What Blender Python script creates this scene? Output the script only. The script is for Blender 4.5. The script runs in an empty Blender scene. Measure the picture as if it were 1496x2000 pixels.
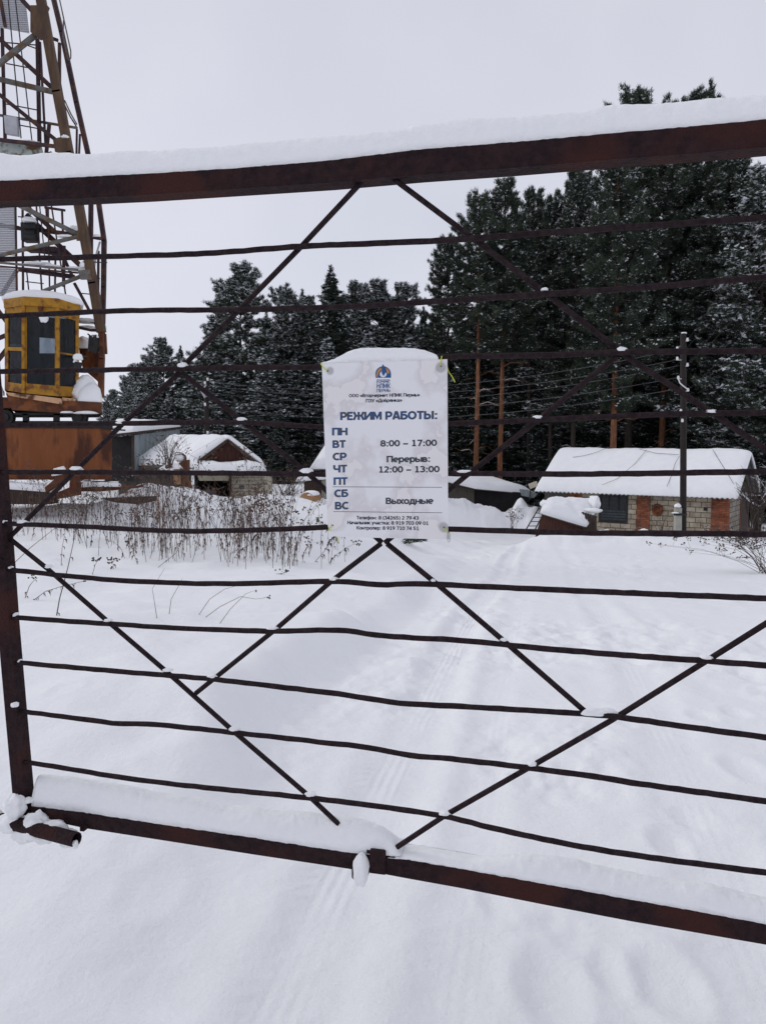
import bpy, math, random
import numpy as np
from mathutils import Vector, Matrix, noise as mnoise

# ------------------------------------------------------------------ camera, world, sun, exposure
scene = bpy.context.scene
COL = scene.collection
CZ, PITCH, F = 1.6, math.radians(5.0), 1503.0
cam_data = bpy.data.cameras.new('camera')
cam = bpy.data.objects.new('camera', cam_data)
COL.objects.link(cam)
cam.location = (0, 0, CZ)
cam.rotation_euler = (math.radians(90) - PITCH, 0, 0)
cam_data.sensor_fit = 'VERTICAL'
cam_data.sensor_height = 24.0
cam_data.lens = 24.0 * F / 2000.0
cam_data.clip_start = 0.05
cam_data.clip_end = 2000
scene.camera = cam

SUN_EL, SUN_ROT = math.radians(31), math.radians(295)
world = bpy.data.worlds.new('World')
scene.world = world
world.use_nodes = True
wn, wl = world.node_tree.nodes, world.node_tree.links
wn.clear()
w_out = wn.new('ShaderNodeOutputWorld')
w_mix = wn.new('ShaderNodeMixShader')
w_sky = wn.new('ShaderNodeTexSky')
w_sky.sky_type = 'NISHITA'
w_sky.sun_disc = False
w_sky.sun_elevation = SUN_EL
w_sky.sun_rotation = SUN_ROT
w_b1 = wn.new('ShaderNodeBackground'); w_b1.inputs['Strength'].default_value = 0.08
w_b2 = wn.new('ShaderNodeBackground'); w_b2.inputs['Strength'].default_value = 1.0
w_tc = wn.new('ShaderNodeTexCoord')
w_ns = wn.new('ShaderNodeTexNoise'); w_ns.inputs['Scale'].default_value = 2.4; w_ns.inputs['Detail'].default_value = 4
w_ns.inputs['Roughness'].default_value = 0.45
w_rp = wn.new('ShaderNodeValToRGB')
w_rp.color_ramp.elements[0].position = 0.3; w_rp.color_ramp.elements[0].color = (0.585, 0.600, 0.690, 1)
w_rp.color_ramp.elements[1].position = 0.7; w_rp.color_ramp.elements[1].color = (0.705, 0.717, 0.795, 1)
wl.new(w_tc.outputs['Generated'], w_ns.inputs['Vector'])
wl.new(w_ns.outputs['Fac'], w_rp.inputs['Fac'])
w_sp = wn.new('ShaderNodeSeparateXYZ'); wl.new(w_tc.outputs['Generated'], w_sp.inputs[0])
w_mr = wn.new('ShaderNodeMapRange'); w_mr.inputs['From Min'].default_value = 0.0; w_mr.inputs['From Max'].default_value = 0.55
w_mr.inputs['To Min'].default_value = 1.13; w_mr.inputs['To Max'].default_value = 0.97     # an overcast sky is a little paler near the horizon
wl.new(w_sp.outputs['Z'], w_mr.inputs['Value']); wl.new(w_mr.outputs[0], w_b2.inputs['Strength'])
wl.new(w_rp.outputs['Color'], w_b2.inputs['Color'])
wl.new(w_sky.outputs['Color'], w_b1.inputs['Color'])
w_mix.inputs['Fac'].default_value = 0.94
wl.new(w_b1.outputs[0], w_mix.inputs[1]); wl.new(w_b2.outputs[0], w_mix.inputs[2])
wl.new(w_mix.outputs[0], w_out.inputs['Surface'])

sun_data = bpy.data.lights.new('sun', 'SUN')
sun_data.energy = 0.85
sun_data.angle = math.radians(22)
sun_data.color = (1.0, 0.97, 0.93)
sun = bpy.data.objects.new('sun', sun_data)
COL.objects.link(sun)
# the sky's sun_rotation is measured from +Y towards +X
_sd = Vector((math.sin(SUN_ROT) * math.cos(SUN_EL), math.cos(SUN_ROT) * math.cos(SUN_EL), math.sin(SUN_EL)))
sun.rotation_euler = _sd.to_track_quat('Z', 'Y').to_euler()
vs = scene.view_settings
vs.view_transform = 'Standard'; vs.look = 'None'; vs.gamma = 1.0; vs.use_curve_mapping = False
vs.exposure = 0.07
scene.render.engine = 'CYCLES'
scene.cycles.max_bounces = 6
scene.cycles.transparent_max_bounces = 8

# ------------------------------------------------------------------ projection helpers (photo pixels 1496 x 2000 -> world)
CP, SP = math.cos(PITCH), math.sin(PITCH)
def ray(px, py):
    u, v = (px - 748.0) / F, (1000.0 - py) / F
    return Vector((u, CP + v * SP, -SP + v * CP))
def at(px, py, Y):
    d = ray(px, py)
    k = Y / d.y
    return Vector((d.x * k, Y, CZ + d.z * k))
def proj(p):
    x, y, z = p[0], p[1], p[2] - CZ
    fwd = y * CP - z * SP
    up = y * SP + z * CP
    return 748 + F * x / fwd, 1000 - F * up / fwd
G_PHI = math.radians(13.9)
GS, GC = math.sin(G_PHI), math.cos(G_PHI)
G_D = 1.8 * GC
def gate(px, py, off=0.0):
    """point of the gate's plane; off = metres behind that plane"""
    d = ray(px, py)
    k = (G_D + off) / (d.x * GS + d.y * GC)
    return Vector((d.x * k, d.y * k, CZ + d.z * k))
G_N = Vector((GS, GC, 0))       # away from the camera
G_R = Vector((GC, -GS, 0))      # along the gate to the right
UP = Vector((0, 0, 1))

# ------------------------------------------------------------------ mesh builder
class MB:
    def __init__(self):
        self.v, self.f, self.m = [], [], []
    def add(self, vs, fs, m=0):
        b = len(self.v)
        self.v += [tuple(p) for p in vs]
        self.f += [tuple(i + b for i in f) for f in fs]
        self.m += [m] * len(fs)
    def box(self, c, size, rot=None, m=0):
        c = Vector(c); h = Vector(size) / 2
        vs = [Vector((sx * h.x, sy * h.y, sz * h.z)) for sx in (-1, 1) for sy in (-1, 1) for sz in (-1, 1)]
        if rot is not None: vs = [rot @ p for p in vs]
        self.add([c + p for p in vs], [(0, 1, 3, 2), (4, 6, 7, 5), (0, 4, 5, 1), (2, 3, 7, 6), (0, 2, 6, 4), (1, 5, 7, 3)], m)
    def hexa(self, a, b, c, d, off, m=0):
        """solid from the quad a b c d and the same quad moved by off"""
        off = Vector(off); q = [Vector(p) for p in (a, b, c, d)]
        self.add(q + [p + off for p in q], [(0, 1, 2, 3), (7, 6, 5, 4), (0, 4, 5, 1), (1, 5, 6, 2), (2, 6, 7, 3), (3, 7, 4, 0)], m)
    def prism(self, poly, off, m=0):
        n = len(poly); off = Vector(off)
        vs = [Vector(p) for p in poly] + [Vector(p) + off for p in poly]
        fs = [tuple(range(n)), tuple(range(2 * n - 1, n - 1, -1))]
        fs += [(i, i + n, (i + 1) % n + n, (i + 1) % n) for i in range(n)]
        self.add(vs, fs, m)
    def tube(self, pts, r, n=8, m=0, cap=True, sq=None):
        pts = [Vector(p) for p in pts]
        rs = r if isinstance(r, (list, tuple)) else [r] * len(pts)
        t0 = (pts[1] - pts[0]).normalized()
        ref = UP if abs(t0.z) < 0.9 else Vector((0, 1, 0))
        nx = t0.cross(ref).normalized()
        vs = []
        for i, p in enumerate(pts):
            t = (pts[min(i + 1, len(pts) - 1)] - pts[max(i - 1, 0)]).normalized()
            nx = (nx - t * nx.dot(t)).normalized()
            ny = t.cross(nx)
            for k in range(n):
                a = 2 * math.pi * (k + (0.5 if n == 4 else 0)) / n
                vs.append(p + (nx * math.cos(a) + ny * math.sin(a)) * rs[i])
        fs = []
        for i in range(len(pts) - 1):
            for k in range(n):
                k2 = (k + 1) % n
                fs.append((i * n + k, i * n + k2, (i + 1) * n + k2, (i + 1) * n + k))
        if cap:
            fs.append(tuple(range(n - 1, -1, -1)))
            fs.append(tuple((len(pts) - 1) * n + k for k in range(n)))
        self.add(vs, fs, m)
    def bar(self, a, b, w, d=None, m=0):
        """rectangular bar between two points, w across in the picture plane, d in depth"""
        a, b = Vector(a), Vector(b)
        d = d or w
        t = (b - a).normalized()
        ref = Vector((0, 1, 0)) if abs(t.y) < 0.9 else UP
        x = t.cross(ref).normalized(); y = x.cross(t).normalized()
        q = [a + x * sx * w / 2 + y * sy * d / 2 for sx, sy in ((-1, -1), (1, -1), (1, 1), (-1, 1))]
        self.hexa(*q, b - a, m)
    def blob(self, c, r, seed=0, rough=0.12, flat=None, m=0, nu=20, nv=12):
        c = Vector(c); r = Vector(r)
        vs, fs = [], []
        for i in range(nv + 1):
            th = math.pi * i / nv
            for k in range(nu):
                ph = 2 * math.pi * k / nu
                p = Vector((math.sin(th) * math.cos(ph), math.sin(th) * math.sin(ph), math.cos(th)))
                s = 1 + rough * mnoise.noise(p * 1.7 + Vector((seed * 7.3, seed * 1.9, 0))) + rough * 0.5 * mnoise.noise(p * 4 + Vector((seed, 3, seed)))
                p = p * s
                if flat is not None and p.z < flat: p.z = flat
                vs.append(c + Vector((p.x * r.x, p.y * r.y, p.z * r.z)))
        for i in range(nv):
            for k in range(nu):
                k2 = (k + 1) % nu
                fs.append((i * nu + k, (i + 1) * nu + k, (i + 1) * nu + k2, i * nu + k2))
        self.add(vs, fs, m)
    def slab(self, p00, p10, p11, p01, thick, nu=24, nv=10, seed=0, rough=0.25, edge=0.12, over=0.0, lift=0.002, m=0, nsc=1.3):
        """a layer of snow lying on the quad: thick in the middle, rounded to the edges"""
        p00, p10, p11, p01 = (Vector(p) for p in (p00, p10, p11, p01))
        nrm = (p10 - p00).cross(p01 - p00).normalized()
        if nrm.z < 0: nrm = -nrm
        dirn = (nrm * 0.4 + UP * 0.6).normalized()
        top, bot = [], []
        for j in range(nv + 1):
            for i in range(nu + 1):
                u, v = i / nu, j / nv
                p = p00.lerp(p10, u).lerp(p01.lerp(p11, u), v)
                eu = min(u, 1 - u) / edge; ev = min(v, 1 - v) / edge
                e = min(1.0, eu) * 1.0, min(1.0, ev)
                k = math.sqrt(max(0, 1 - (1 - e[0]) ** 2)) * math.sqrt(max(0, 1 - (1 - e[1]) ** 2))
                nz = mnoise.noise(p * nsc + Vector((seed * 3.1, seed, 0))) + 0.5 * mnoise.noise(p * nsc * 3 + Vector((seed, seed * 2, 5)))
                h = thick * (0.25 + 0.75 * k) * (1 + rough * nz)
                ou = Vector((0, 0, 0))
                c = (p00 + p11) / 2
                if over and (i in (0, nu) or j in (0, nv)):
                    ou = (p - c).normalized() * over
                bot.append(p + nrm * lift + ou * 0.3)
                top.append(p + nrm * lift + dirn * h * (0.35 if (i in (0, nu) or j in (0, nv)) else 1) + ou)
        n = nu + 1
        q = len(top)
        fs = []
        for j in range(nv):
            for i in range(nu):
                a = j * n + i
                fs.append((a, a + 1, a + n + 1, a + n))
                fs.append((q + a, q + a + n, q + a + n + 1, q + a + 1))
        for i in range(nu):
            a = i; fs.append((a, q + a, q + a + 1, a + 1))
            a = nv * n + i; fs.append((a, a + 1, q + a + 1, q + a))
        for j in range(nv):
            a = j * n; fs.append((a, a + n, q + a + n, q + a))
            a = j * n + nu; fs.append((a, q + a, q + a + n, a + n))
        self.add(top + bot, fs, m)

ORIGIN = {}
def thing(name, loc, label, cat, group=None):
    o = bpy.data.objects.new(name, None); COL.objects.link(o)
    o.location = loc; o.empty_display_size = 0.2
    o['label'] = label; o['category'] = cat
    if group: o['group'] = group
    ORIGIN[o.name] = Vector(loc)
    return o
def link_mesh(name, v, f, mi, mats, parent=None, smooth=False, local=False):
    me = bpy.data.meshes.new(name)
    if parent is not None and not local:
        og = ORIGIN[parent.name]
        v = [(p[0] - og.x, p[1] - og.y, p[2] - og.z) for p in v]
    me.from_pydata(v, [], f)
    mats = mats if isinstance(mats, (list, tuple)) else [mats]
    for m in mats: me.materials.append(m)
    if len(mats) > 1 and mi: me.polygons.foreach_set('material_index', mi)
    if smooth: me.polygons.foreach_set('use_smooth', [True] * len(me.polygons))
    me.update()
    o = bpy.data.objects.new(name, me); COL.objects.link(o)
    if parent is not None:
        o.parent = parent
        ORIGIN[o.name] = ORIGIN[parent.name]
    return o
def part(name, mb, mats, parent, smooth=False, local=False):
    return link_mesh(name, mb.v, mb.f, mb.m, mats, parent, smooth, local)
def solo(name, mb, mats, label, cat, group=None, smooth=False, base=None):
    """a thing that is one mesh; its origin goes to base"""
    base = Vector(base) if base is not None else Vector(mb.v[0])
    v = [(p[0] - base.x, p[1] - base.y, p[2] - base.z) for p in mb.v]
    o = link_mesh(name, v, mb.f, mb.m, mats, None, smooth)
    o.location = base
    o['label'] = label; o['category'] = cat
    if group: o['group'] = group
    ORIGIN[o.name] = base
    return o

# ------------------------------------------------------------------ materials
def new_mat(name):
    m = bpy.data.materials.new(name); m.use_nodes = True
    nt = m.node_tree
    return m, nt.nodes, nt.links, nt.nodes['Principled BSDF']
def mat(name, c1, c2=None, scale=8.0, rough=0.7, bump=0.0, metal=0.0, detail=5, lo=0.35, hi=0.65, bscale=None, stretch=None, spec=0.3, c3=None, s3=2.0, frost=0.0):
    m, n, l, b = new_mat(name)
    b.inputs['Roughness'].default_value = rough
    b.inputs['Metallic'].default_value = metal
    b.inputs['Specular IOR Level'].default_value = spec
    tc = n.new('ShaderNodeTexCoord')
    src = tc.outputs['Object']
    if stretch:
        mp = n.new('ShaderNodeMapping'); mp.inputs['Scale'].default_value = stretch
        l.new(src, mp.inputs['Vector']); src = mp.outputs['Vector']
    if c2 is None: c2 = tuple(x * 0.8 for x in c1)
    ns = n.new('ShaderNodeTexNoise'); ns.inputs['Scale'].default_value = scale; ns.inputs['Detail'].default_value = detail
    ns.inputs['Roughness'].default_value = 0.6
    l.new(src, ns.inputs['Vector'])
    rp = n.new('ShaderNodeValToRGB')
    rp.color_ramp.elements[0].position = lo; rp.color_ramp.elements[1].position = hi
    rp.color_ramp.elements[0].color = (*c1, 1); rp.color_ramp.elements[1].color = (*c2, 1)
    l.new(ns.outputs['Fac'], rp.inputs['Fac'])
    col = rp.outputs['Color']
    if c3 is not None:
        n3 = n.new('ShaderNodeTexNoise'); n3.inputs['Scale'].default_value = s3; n3.inputs['Detail'].default_value = 6
        l.new(src, n3.inputs['Vector'])
        r3 = n.new('ShaderNodeValToRGB'); r3.color_ramp.elements[0].position = 0.52; r3.color_ramp.elements[1].position = 0.62
        l.new(n3.outputs['Fac'], r3.inputs['Fac'])
        mx = n.new('ShaderNodeMix'); mx.data_type = 'RGBA'
        l.new(r3.outputs['Color'], mx.inputs['Factor']); l.new(col, mx.inputs['A']); mx.inputs['B'].default_value = (*c3, 1)
        col = mx.outputs['Result']
    if frost:      # grains of snow sticking to the upper side
        ge = n.new('ShaderNodeNewGeometry'); sp = n.new('ShaderNodeSeparateXYZ'); l.new(ge.outputs['Normal'], sp.inputs[0])
        nf = n.new('ShaderNodeTexNoise'); nf.inputs['Scale'].default_value = 160; nf.inputs['Detail'].default_value = 3
        l.new(tc.outputs['Object'], nf.inputs['Vector'])
        ad = n.new('ShaderNodeMath'); ad.operation = 'MULTIPLY_ADD'; l.new(sp.outputs['Z'], ad.inputs[0]); ad.inputs[1].default_value = 0.5
        l.new(nf.outputs['Fac'], ad.inputs[2])
        rf = n.new('ShaderNodeValToRGB'); rf.color_ramp.elements[0].position = 1.06 - frost; rf.color_ramp.elements[1].position = 1.14 - frost
        l.new(ad.outputs[0], rf.inputs['Fac'])
        mf = n.new('ShaderNodeMix'); mf.data_type = 'RGBA'; l.new(rf.outputs['Color'], mf.inputs['Factor']); l.new(col, mf.inputs['A'])
        mf.inputs['B'].default_value = (0.7, 0.71, 0.75, 1)
        col = mf.outputs['Result']
    l.new(col, b.inputs['Base Color'])
    if bump:
        nb = n.new('ShaderNodeTexNoise'); nb.inputs['Scale'].default_value = bscale or scale * 3; nb.inputs['Detail'].default_value = 5
        l.new(src, nb.inputs['Vector'])
        bp = n.new('ShaderNodeBump'); bp.inputs['Strength'].default_value = bump; bp.inputs['Distance'].default_value = 0.02
        l.new(nb.outputs['Fac'], bp.inputs['Height']); l.new(bp.outputs['Normal'], b.inputs['Normal'])
    return m
M = {}
M['gate'] = mat('rusty_gate_steel', (0.017, 0.0095, 0.0115), (0.036, 0.019, 0.021), 45, 0.8, 0.6, 0.0, c3=(0.052, 0.019, 0.0165), s3=4, spec=0.12, bscale=120)
M['rebar'] = mat('rusty_rebar', (0.017, 0.0105, 0.014), (0.038, 0.025, 0.027), 70, 0.8, 0.6, spec=0.12, bscale=160, frost=0.005)
M['snow_obj'] = mat('snow_cover', (0.86, 0.87, 0.885), (0.89, 0.895, 0.905), 40, 0.9, 0.25, spec=0.1, bscale=70)
M['snow_far'] = mat('snow_layer', (0.84, 0.85, 0.87), (0.88, 0.885, 0.9), 3, 0.9, 0.3, spec=0.1, bscale=9)
M['rust_orange'] = mat('rusty_orange_paint', (0.19, 0.062, 0.023), (0.26, 0.09, 0.034), 1.6, 0.85, 0.3, c3=(0.075, 0.027, 0.016), s3=1.5, bscale=20, stretch=(1.6, 1.6, .45))
M['crane_ochre'] = mat('rusty_ochre_steel', (0.06, 0.037, 0.026), (0.125, 0.075, 0.042), 5, 0.8, 0.3, c3=(0.07, 0.04, 0.03), s3=4, stretch=(1, 1, 0.3))
M['crane_dark'] = mat('dark_red_steel', (0.035, 0.021, 0.026), (0.065, 0.033, 0.036), 6, 0.75, 0.2, c3=(0.1, 0.045, 0.03), s3=3)
M['crane_grey'] = mat('weathered_grey_steel', (0.10, 0.10, 0.10), (0.17, 0.16, 0.145), 6, 0.7, 0.2, c3=(0.12, 0.075, 0.04), s3=4)
M['crane_rust'] = mat('bare_rusty_steel', (0.13, 0.045, 0.02), (0.075, 0.03, 0.018), 4, 0.85, 0.4, c3=(0.2, 0.07, 0.025), s3=3)
M['mesh_grey'] = mat('light_grey_sheet', (0.36, 0.36, 0.40), (0.44, 0.44, 0.48), 6, 0.6)
M['mint'] = mat('chipped_mint_paint', (0.38, 0.42, 0.40), (0.30, 0.34, 0.32), 5, 0.7, 0.2, c3=(0.10, 0.055, 0.03), s3=4)
M['yellow'] = mat('chipped_yellow_paint', (0.40, 0.20, 0.012), (0.29, 0.135, 0.012), 4, 0.6, 0.15, c3=(0.17, 0.06, 0.015), s3=4.5, bscale=20)
M['peach'] = mat('peeling_pale_paint', (0.52, 0.30, 0.17), (0.58, 0.36, 0.22), 5, 0.7, 0.2, c3=(0.10, 0.04, 0.02), s3=3)
M['black'] = mat('black_metal', (0.012, 0.012, 0.014), (0.03, 0.028, 0.028), 6, 0.6)
M['shade_in'] = mat('painted_interior_shade', (0.010, 0.010, 0.012), (0.018, 0.017, 0.018), 4, 0.9)  # near-black colour standing in for the shade inside openings
M['seat'] = mat('cab_lining', (0.03, 0.03, 0.034), (0.05, 0.05, 0.055), 5, 0.9)
M['cable'] = mat('grey_cable', (0.035, 0.035, 0.037), (0.055, 0.055, 0.056), 6, 0.7)
M['wire'] = mat('frosted_wire', (0.09, 0.09, 0.10), (0.2, 0.2, 0.21), 2, 0.6)
M['pole'] = mat('tarred_pole_wood', (0.014, 0.011, 0.011), (0.03, 0.024, 0.022), 10, 0.85, 0.4, stretch=(3, 3, 0.4))
M['concrete'] = mat('old_concrete', (0.30, 0.29, 0.255), (0.38, 0.365, 0.32), 6, 0.9, 0.4)
M['white_ins'] = mat('white_porcelain', (0.75, 0.75, 0.75), (0.7, 0.7, 0.7), 6, 0.3)
M['plank'] = mat('dark_plank_wood', (0.035, 0.024, 0.020), (0.075, 0.05, 0.04), 4, 0.9, 0.4, stretch=(9, 9, 0.6))
M['plank_red'] = mat('red_brown_planks', (0.055, 0.022, 0.018), (0.11, 0.045, 0.033), 4, 0.9, 0.4, stretch=(12, 12, 0.7), c3=(0.04, 0.025, 0.02), s3=2)
M['plank_grey'] = mat('grey_weathered_planks', (0.07, 0.06, 0.053), (0.13, 0.115, 0.10), 4, 0.9, 0.4, stretch=(10, 10, 0.6))
M['slate'] = mat('grey_corrugated_sheet', (0.13, 0.13, 0.13), (0.2, 0.2, 0.2), 3, 0.9, 0.2)
M['galv'] = mat('galvanised_sheet', (0.24, 0.28, 0.30), (0.33, 0.37, 0.385), 1.2, 0.5, 0.1, stretch=(2.5, 2.5, 0.5), c3=(0.2, 0.235, 0.25), s3=1.5)
M['cream'] = mat('cream_siding', (0.50, 0.46, 0.36), (0.44, 0.40, 0.31), 3, 0.7, 0.1)
M['trunk'] = mat('pine_bark', (0.23, 0.095, 0.045), (0.11, 0.055, 0.035), 5, 0.9, 0.6, stretch=(3, 3, 0.8), c3=(0.3, 0.13, 0.06), s3=2)
M['trunk_dark'] = mat('spruce_bark', (0.035, 0.027, 0.024), (0.07, 0.052, 0.045), 5, 0.9, 0.6, stretch=(3, 3, 0.8))
M['needle'] = mat('pine_needles', (0.020, 0.030, 0.023), (0.058, 0.074, 0.050), 0.7, 0.75, spec=0.15)
M['needle2'] = mat('spruce_needles', (0.018, 0.028, 0.022), (0.044, 0.058, 0.043), 0.9, 0.75, spec=0.15)
M['snow_tree'] = mat('snow_on_branches', (0.80, 0.82, 0.86), (0.86, 0.87, 0.9), 3, 0.9, spec=0.1)
M['weed'] = mat('dry_weed', (0.105, 0.082, 0.070), (0.065, 0.050, 0.046), 3, 0.9, c3=(0.15, 0.085, 0.055), s3=1.0)
M['straw'] = mat('pale_straw', (0.22, 0.175, 0.12), (0.15, 0.115, 0.08), 3, 0.9)
M['tie'] = mat('yellow_nylon', (0.62, 0.66, 0.06), (0.55, 0.6, 0.05), 10, 0.4)
M['clip'] = mat('bright_steel_wire', (0.35, 0.35, 0.36), (0.3, 0.3, 0.31), 10, 0.35, metal=0.8)
M['log'] = mat('cut_wood', (0.40, 0.26, 0.15), (0.30, 0.13, 0.05), 3, 0.9, 0.3)
M['cloth_blue'] = mat('faded_blue_sheet', (0.05, 0.08, 0.14), (0.035, 0.05, 0.09), 4, 0.7)

def brick_mat(name, c1, c2, mortar, bw, bh, msz, axis, off=0.5, bump=0.5, tint=None):
    m, n, l, b = new_mat(name)
    b.inputs['Roughness'].default_value = 0.9; b.inputs['Specular IOR Level'].default_value = 0.15
    tc = n.new('ShaderNodeTexCoord'); sp = n.new('ShaderNodeSeparateXYZ'); cb = n.new('ShaderNodeCombineXYZ')
    l.new(tc.outputs['Object'], sp.inputs[0])
    l.new(sp.outputs[axis], cb.inputs['X']); l.new(sp.outputs['Z'], cb.inputs['Y'])
    dn = n.new('ShaderNodeTexNoise'); dn.inputs['Scale'].default_value = 5; dn.inputs['Detail'].default_value = 3
    l.new(tc.outputs['Object'], dn.inputs['Vector'])
    md = n.new('ShaderNodeVectorMath'); md.operation = 'MULTIPLY_ADD'
    md.inputs[1].default_value = (0.03 * bw / 0.4, 0.03 * bw / 0.4, 0); l.new(dn.outputs['Color'], md.inputs[0]); l.new(cb.outputs[0], md.inputs[2])
    br = n.new('ShaderNodeTexBrick')
    br.offset = off
    br.inputs['Scale'].default_value = 1.0
    br.inputs['Brick Width'].default_value = bw; br.inputs['Row Height'].default_value = bh
    br.inputs['Mortar Size'].default_value = msz; br.inputs['Mortar Smooth'].default_value = 0.25; br.inputs['Bias'].default_value = -0.1
    br.inputs['Color1'].default_value = (*c1, 1); br.inputs['Color2'].default_value = (*c2, 1); br.inputs['Mortar'].default_value = (*mortar, 1)
    l.new(md.outputs[0], br.inputs['Vector'])
    ns = n.new('ShaderNodeTexNoise'); ns.inputs['Scale'].default_value = 2.2; ns.inputs['Detail'].default_value = 8; ns.inputs['Roughness'].default_value = 0.7
    l.new(tc.outputs['Object'], ns.inputs['Vector'])
    mx = n.new('ShaderNodeMix'); mx.data_type = 'RGBA'; mx.blend_type = 'MULTIPLY'; mx.inputs['Factor'].default_value = 1.0
    rp = n.new('ShaderNodeValToRGB'); rp.color_ramp.elements[0].position = 0.35; rp.color_ramp.elements[1].position = 0.6
    rp.color_ramp.elements[0].color = (*(tint or (0.55, 0.5, 0.45)), 1); rp.color_ramp.elements[1].color = (1, 1, 1, 1)
    l.new(ns.outputs['Fac'], rp.inputs['Fac'])
    l.new(br.outputs['Color'], mx.inputs['A']); l.new(rp.outputs['Color'], mx.inputs['B'])
    l.new(mx.outputs['Result'], b.inputs['Base Color'])
    bp = n.new('ShaderNodeBump'); bp.inputs['Strength'].default_value = bump; bp.inputs['Distance'].default_value = 0.02; bp.invert = True
    l.new(br.outputs['Fac'], bp.inputs['Height']); l.new(bp.outputs['Normal'], b.inputs['Normal'])
    return m
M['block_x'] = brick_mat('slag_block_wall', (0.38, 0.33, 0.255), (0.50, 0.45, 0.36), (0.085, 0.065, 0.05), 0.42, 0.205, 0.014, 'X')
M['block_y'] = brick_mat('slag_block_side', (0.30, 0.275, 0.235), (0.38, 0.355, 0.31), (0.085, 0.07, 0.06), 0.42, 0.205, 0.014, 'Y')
M['brick'] = brick_mat('orange_brick', (0.26, 0.075, 0.036), (0.42, 0.16, 0.08), (0.15, 0.10, 0.085), 0.25, 0.078, 0.014, 'X', tint=(0.42, 0.38, 0.36))

def glass_mat(name, tint, clear):
    m, n, l, b = new_mat(name)
    tr = n.new('ShaderNodeBsdfTransparent'); tr.inputs['Color'].default_value = (*tint, 1)
    b.inputs['Base Color'].default_value = (0.02, 0.025, 0.03, 1); b.inputs['Roughness'].default_value = 0.12
    ns = n.new('ShaderNodeTexNoise'); ns.inputs['Scale'].default_value = 5; ns.inputs['Detail'].default_value = 5
    rp = n.new('ShaderNodeMapRange'); rp.inputs['From Min'].default_value = 0.3; rp.inputs['From Max'].default_value = 0.7
    rp.inputs['To Min'].default_value = 1 - clear - 0.12; rp.inputs['To Max'].default_value = 1 - clear + 0.12
    l.new(ns.outputs['Fac'], rp.inputs['Value'])
    mx = n.new('ShaderNodeMixShader'); l.new(rp.outputs[0], mx.inputs['Fac'])
    l.new(tr.outputs[0], mx.inputs[1]); l.new(b.outputs[0], mx.inputs[2])
    l.new(mx.outputs[0], n['Material Output'].inputs['Surface'])
    return m
M['glass'] = glass_mat('dusty_cab_glass', (0.6, 0.66, 0.72), 0.66)
M['glass_dark'] = glass_mat('dark_window_glass', (0.3, 0.33, 0.36), 0.3)

# ------------------------------------------------------------------ ground
def vnoise(x, y, seed=0):
    x = np.asarray(x, float); y = np.asarray(y, float)
    xi, yi = np.floor(x), np.floor(y)
    fx, fy = x - xi, y - yi
    fx = fx * fx * (3 - 2 * fx); fy = fy * fy * (3 - 2 * fy)
    def hsh(a, b):
        s = np.sin(a * 127.1 + b * 311.7 + seed * 74.7) * 43758.5453
        return s - np.floor(s)
    return ((hsh(xi, yi) * (1 - fx) + hsh(xi + 1, yi) * fx) * (1 - fy) + (hsh(xi, yi + 1) * (1 - fx) + hsh(xi + 1, yi + 1) * fx) * fy) * 2 - 1
def fbm(x, y, oct=4, seed=0):
    s, a = 0, 1.0
    for o in range(oct):
        s = s + a * vnoise(x * 2 ** o, y * 2 ** o, seed + o); a *= 0.5
    return s
def sstep(a, b, t):
    t = np.clip((t - a) / (b - a), 0, 1)
    return t * t * (3 - 2 * t)
RUT_A, RUT_B = -0.72, 0.205
_fr = random.Random(8)
FOOT = [(_fr.uniform(-.3, 1.6) + .2 * yy, yy, _fr.uniform(.045, .085), _fr.uniform(.006, .022)) for yy in [_fr.uniform(1.9, 4.6) for _ in range(26)]]
FOOT += [(_fr.uniform(-2.0, -.6), _fr.uniform(2.2, 4.2), _fr.uniform(.05, .09), _fr.uniform(.006, .015)) for _ in range(5)]
MOUNDS = []    # (x, y, rx, ry, h)
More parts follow.
